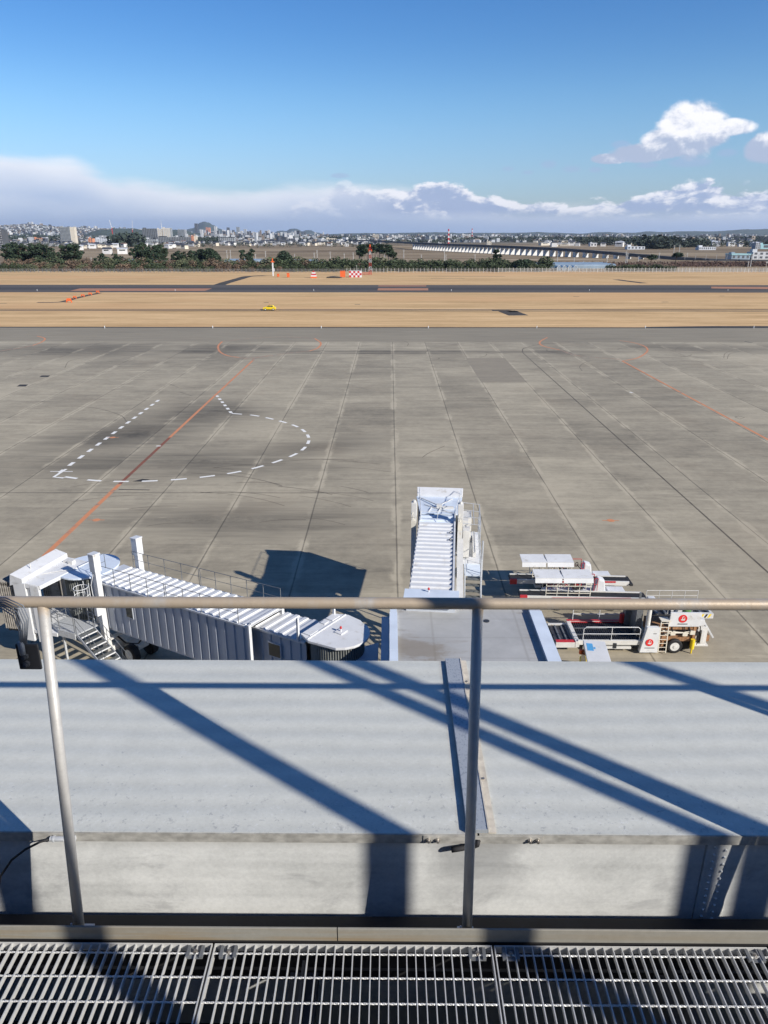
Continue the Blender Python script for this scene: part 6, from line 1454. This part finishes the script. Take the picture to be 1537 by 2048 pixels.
block(1399, 1407, 477, 483, 'house_white', 'small white building left of the cream one below the hills', rows=2, cols=2)
block(1511, 1520, 486, 498, 'house_grey', 'grey three storey block near the right edge', rows=3, cols=2)
block(1521, 1545, 489, 498, 'teal_roof', 'teal roofed hall at the right edge of the picture', rows=1, cols=1)
block(1505, 1550, 504, 519, 'city_pale', 'white office building with dark windows at the right edge, nearest', rows=2, cols=4)
block(1463, 1500, 510, 519, 'greenhouse', 'teal roofed open shed left of the white office building', rows=1, cols=4, roofcap='teal_roof')
block(1398, 1432, 494, 500, 'roof_pale', 'row of pale tunnel sheds at right beyond the line', rows=1, cols=8)
ORD = 'first second third fourth fifth sixth seventh eighth ninth tenth eleventh twelfth thirteenth fourteenth fifteenth sixteenth seventeenth eighteenth nineteenth twentieth twenty-first twenty-second twenty-third twenty-fourth'.split()
TI = [394, 403, 409, 417, 424, 432, 437, 448, 457, 461, 467, 477, 484, 491, 499, 508, 519, 532, 538, 546, 571, 605, 631, 647]
for px, yt, w_, m_ in ((394, 447, 6, 'tower_dark'), (403, 459, 5, 'house_white'), (409, 460, 4, 'city_pale'), (417, 455, 8, 'salmon'), (424, 462, 5, 'city_pale'), (432, 453, 5, 'house_white'), (437, 461, 4, 'tower_grey'), (448, 460, 5, 'house_white'), (457, 455, 5, 'tower_dark'), (461, 461, 4, 'city_pale'), (467, 460, 4, 'tower_dark'), (477, 454, 6, 'tower_grey'), (484, 462, 4, 'house_white'), (491, 458, 5, 'city_pale'), (499, 463, 5, 'house_white'), (508, 464, 5, 'city_pale'), (519, 463, 3, 'tower_grey'), (532, 461, 4, 'city_pale'), (538, 460, 4, 'house_white'), (546, 464, 4, 'city_pale'), (571, 465, 4, 'house_white'), (605, 463, 3, 'tower_dark'), (631, 465, 3, 'house_white'), (647, 464, 2, 'house_white')):
    names = {'tower_dark': 'dark', 'house_white': 'white', 'city_pale': 'pale grey', 'salmon': 'salmon', 'tower_grey': 'grey'}
    block(px - w_ / 2, px + w_ / 2, yt, 471, m_, f'far {names[m_]} high rise of the city skyline, ' + ORD[TI.index(px)] + ' tower from its left end', d=8200 + (px * 37) % 900, name='city_tower', cat='tower', dep=40, cols=3, rows=8)

# chimneys, cranes and arch
def chimney(px, yt, yb, r, label):
    b_ = U(px, yb, GZ); h = at(px, yt, b_.y).z - GZ; t = thing('chimney', label, 'chimney', (b_.x, b_.y, GZ))
    for k in range(7):
        g = MB(); g.cyl((0, 0), r * (1 - 0.05 * k), h * k / 7, h * (k + 1) / 7, 10, r * (0.95 - 0.05 * k)); g.build('band', 'red_paint' if k % 2 == 0 else 'house_white', t)
chimney(897, 458, 489, 2.2, 'nearer red and white banded chimney above the viaduct'); chimney(944, 457, 479, 2.6, 'farther red and white banded chimney beside the white plant')
p = U(1240, 479, GZ); t = thing('arch_bridge', 'white arch bridge rising above the trees at right', 'bridge', (p.x, p.y, GZ)); hw = at(1250, 479, p.y).x - at(1231, 479, p.y).x; hh = at(1240, 467.5, p.y).z - GZ
for yy in (-3, 3):
    g = MB(); g.tube([(-hw / 2 * math.cos(math.pi * q / 20), yy, 4 + (hh - 4) * math.sin(math.pi * q / 20)) for q in range(21)], 0.9, 6); ar = g.build('arch_rib', 'house_white', t)
g = MB()
for q in range(1, 10): xx = -hw / 2 * math.cos(math.pi * q / 10); g.tube([(xx, -3, 4), (xx, -3, 4 + (hh - 4) * math.sin(math.pi * q / 10))], 0.25, 4)
g.build('hanger', 'house_white', t); g = MB(); g.box(-hw, hw, -4, 4, 2.5, 4.2); g.build('deck', 'house_white', t)
def crane(px, yt, yb, d, tip, label):
    b_ = at(px, yb, d); top_ = at(tip[0], tip[1], d); t = thing('tower_crane', label, 'crane', (b_.x, d, GZ)); mid_ = at(px, yt, d)
    g = MB(); g.box(-1.0, 1.0, -1, 1, 0, mid_.z - GZ); g.build('mast', 'red_paint', t)
    g = MB(); g.bar((0, 0, mid_.z - GZ), (top_.x - b_.x, 0, top_.z - GZ), 1.3); g.bar((0, 0, mid_.z - GZ), (8, 0, mid_.z - GZ + 3), 1.6); g.build('jib', 'house_white', t)
crane(227, 456, 480, 2600, (219, 440), 'tower crane with raised jib above the salmon block'); crane(267, 459, 478, 3600, (265, 441), 'tower crane with upright jib left of the wide dark tower')
p = U(325, 478, GZ); hh = at(325, 440, 4200).z; g = MB(); g.tube([(0, 0, 0), (0, 0, hh * 0.5), (0, 0, hh)], [3.2, 2.0, 0.4], 6)
for k in range(3): g.cyl((0, 0), 3.4 - 0.7 * k, hh * (0.45 + 0.13 * k), hh * (0.46 + 0.13 * k), 10)
q_ = at(325, 470, 4200); tag(g.build('broadcast_tower', 'house_white', loc=(q_.x, 4200, GZ)), 'needle thin white broadcast tower above the cream apartment towers', 'tower')

# ------------------------------------------------------------------ hills
def hill(name, prof, d, depth, rough, m_='hill', seed=1):
    rg = random.Random(seed); xs = []; px = prof[0][0]
    while px <= prof[-1][0]: xs.append(px); px += max(1.5, (prof[-1][0] - prof[0][0]) / 110)
    rows = 9; vs = []; ph = [rg.uniform(0, 6.28) for _ in range(8)]
    for j in range(rows):
        v_ = j / (rows - 1); f = math.sin(math.pi * min(1, v_ * 1.0)) ** 0.8 if 0 < v_ < 1 else 0
        for px in xs:
            for i in range(len(prof) - 1):
                if prof[i][0] <= px <= prof[i + 1][0]:
                    t_ = (px - prof[i][0]) / (prof[i + 1][0] - prof[i][0]); t_ = t_ * t_ * (3 - 2 * t_); yy = prof[i][1] * (1 - t_) + prof[i + 1][1] * t_; break
            dd = d + (v_ - 0.5) * depth; p_ = at(px, yy, d); h = p_.z - GZ
            nz = sum(math.sin(px * (0.05 * 1.9 ** q) + ph[q] + v_ * 3 * q) / (1.5 ** q) for q in range(6)) * rough
            vs.append((p_.x * dd / d, dd, GZ - 2 + max(0, h * f + nz * f * (1 if h > 10 else 0))))
    n = len(xs); g = MB(); g.v = vs; g.f = [(j * n + i, j * n + i + 1, (j + 1) * n + i + 1, (j + 1) * n + i) for j in range(rows - 1) for i in range(n - 1)]
    o = g.build(name, m_, smooth=True); o['kind'] = 'structure'; return o
hill('hills', [(-80, 455), (0, 452), (30, 451), (60, 448.5), (80, 449.5), (105, 454), (130, 456), (170, 457), (200, 458.5), (235, 459), (260, 461), (300, 463), (340, 466), (380, 469)], 7600, 2600, 2.2, seed=1)
hill('hills', [(170, 469), (185, 462), (205, 458.5), (235, 455.5), (262, 456.5), (290, 460), (330, 459), (352, 458), (372, 461), (392, 466), (420, 470)], 6300, 1200, 2.0, seed=2)
hill('hills', [(330, 468), (360, 462), (385, 457), (392, 453), (400, 445.5), (409, 442.5), (417, 444.5), (427, 450), (440, 457), (455, 462), (500, 468)], 17000, 4000, 5.0, seed=3)
hill('hills', [(545, 468), (556, 461), (566, 460.5), (572, 462), (582, 457), (592, 457), (606, 462.5), (614, 460), (622, 460), (632, 465), (650, 468)], 19000, 3000, 4.0, seed=4)
hill('hills', [(640, 468), (740, 466), (820, 465.5), (860, 464.5), (890, 464), (930, 466), (1000, 465.3), (1060, 464.5), (1110, 465), (1160, 466.5), (1200, 464.5), (1270, 464.8), (1300, 462), (1325, 464.5), (1380, 461.5), (1420, 462.5), (1460, 461), (1495, 458), (1540, 457.5), (1620, 456)], 13000, 3000, 3.0, seed=5)

# ------------------------------------------------------------------ the far town and far woods: nobody could count them
def far_town(name, n, fn, mats, label):
    gs = MB(); mi = []
    for _ in range(n):
        x_, y_, z_, w_, d_, h_ = fn(); a = rr5.uniform(-0.6, 0.6); ca_, sa_ = math.cos(a), math.sin(a); b0 = len(gs.v)
        for zz in (z_, z_ + h_):
            for ux, uy in ((-w_, -d_), (w_, -d_), (w_, d_), (-w_, d_)): gs.v.append((x_ + ux * ca_ - uy * sa_, y_ + ux * sa_ + uy * ca_, zz))
        gs.f += [tuple(b0 + q for q in f) for f in ((4, 5, 6, 7), (0, 1, 5, 4), (1, 2, 6, 5), (2, 3, 7, 6), (3, 0, 4, 7))]; mi += [rr5.randrange(len(mats))] * 5
    me = bpy.data.meshes.new(name); me.from_pydata(gs.v, [], gs.f)
    for m_ in mats: me.materials.append(M[m_])
    for p_, k in zip(me.polygons, mi): p_.material_index = k
    o = bpy.data.objects.new(name, me); COL.objects.link(o); tag(o, label, 'town', kind='stuff')
def f1():
    while True:
        px = rr5.uniform(-20, 1560); d = 2300 + 7000 * rr5.random() ** 1.2
        if px > 1000 and rr5.random() < 0.55 and d < 4500: continue
        break
    p_ = at(px, 470, d); dense_ = 1.0 if 360 < px < 620 else 0.45
    h = rr5.uniform(4.5, 8) + (rr5.random() ** 7) * 45 * dense_ * (1 if d > 5000 else 0.5)
    return p_.x, d, GZ, rr5.uniform(3, 7) * (1 + d / 14000), 6, h
far_town('distant_town', 5200, f1, ['far_white', 'city_pale', 'far_brown', 'house_grey', 'roof_dark', 'tower_grey', 'tower_dark', 'roof_dark', 'far_brown', 'house_grey', 'roof_dark'], 'carpet of tiny pale buildings reaching to the horizon')
def f2():
    px = rr5.uniform(-20, 300); v_ = rr5.uniform(0.05, 0.46); d = 7600 + (v_ - 0.5) * 2600; pr = [(-80, 455), (0, 452), (60, 449), (105, 454), (170, 457), (235, 459), (300, 463)]
    for i in range(len(pr) - 1):
        if pr[i][0] <= px <= pr[i + 1][0]: t_ = (px - pr[i][0]) / (pr[i + 1][0] - pr[i][0]); yy = pr[i][1] * (1 - t_) + pr[i + 1][1] * t_
    h = (at(px, yy, 7600).z - GZ) * math.sin(math.pi * v_) ** 0.8; p_ = at(px, yy, d)
    return p_.x, d, GZ + h - 6, rr5.uniform(5, 12), 8, rr5.uniform(10, 16) + (16 if rr5.random() < 0.03 else 0)
far_town('hillside_town', 1500, f2, ['far_white', 'city_pale', 'far_brown', 'house_grey', 'roof_dark', 'roof_dark', 'tower_grey', 'tower_dark'], 'white buildings sprinkled over the wooded hillside at left')
g = MB()
def wood(px0, px1, d0, d1, n, h0, h1):
    for _ in range(n):
        px = rr5.uniform(px0, px1); d = rr5.uniform(d0, d1); p_ = at(px, 470, d); h = rr5.uniform(h0, h1); leaf_cloud(g, (p_.x, d, GZ + h * 0.5), (h * 0.7, h * 0.7, h * 0.5), 26, h * 0.10, h * 0.26, rr5)
wood(228, 276, 1500, 1750, 150, 12, 26); wood(0, 130, 2500, 2900, 90, 14, 22); wood(395, 440, 2000, 2400, 70, 10, 18); wood(1285, 1350, 1280, 1500, 130, 12, 22)
wood(1350, 1420, 1400, 1800, 60, 10, 17); wood(1160, 1300, 1700, 2200, 140, 11, 17); wood(640, 720, 2600, 3000, 50, 10, 18); wood(880, 1210, 2300, 2900, 220, 9, 15); wood(0, 1560, 2800, 4200, 420, 9, 17)
wood(1060, 1560, 2600, 3400, 160, 10, 17); wood(770, 900, 1900, 2400, 60, 7, 11); wood(1320, 1560, 1350, 2100, 120, 6, 12); wood(0, 760, 1400, 2300, 520, 3, 7); wood(0, 1560, 2300, 5200, 1500, 6, 12); wood(0, 300, 6600, 7500, 260, 14, 30); wood(0, 1560, 5200, 9000, 500, 10, 20)
tag(g.build('distant_woods', 'wood_dark'), 'dark patches of woodland scattered between the far houses', 'woods', kind='stuff')

# ------------------------------------------------------------------ air
hz = MB(); hz.box(-17000, 17000, -3500, 27000, -3.6, 420)
hz_m = bpy.data.materials.new('haze_air'); hz_m.use_nodes = True; hn = hz_m.node_tree; hn.nodes.clear()
ho = hn.nodes.new('ShaderNodeOutputMaterial'); hv = hn.nodes.new('ShaderNodeVolumePrincipled')
hv.inputs['Color'].default_value = (0.68, 0.80, 1.0, 1); hv.inputs['Density'].default_value = 0.00003; hv.inputs['Anisotropy'].default_value = 0.2
hn.links.new(hv.outputs[0], ho.inputs['Volume']); M['haze_air'] = hz_m
tag(hz.build('haze', 'haze_air'), 'thin blue air between the viewer and the far hills', 'haze', kind='stuff')
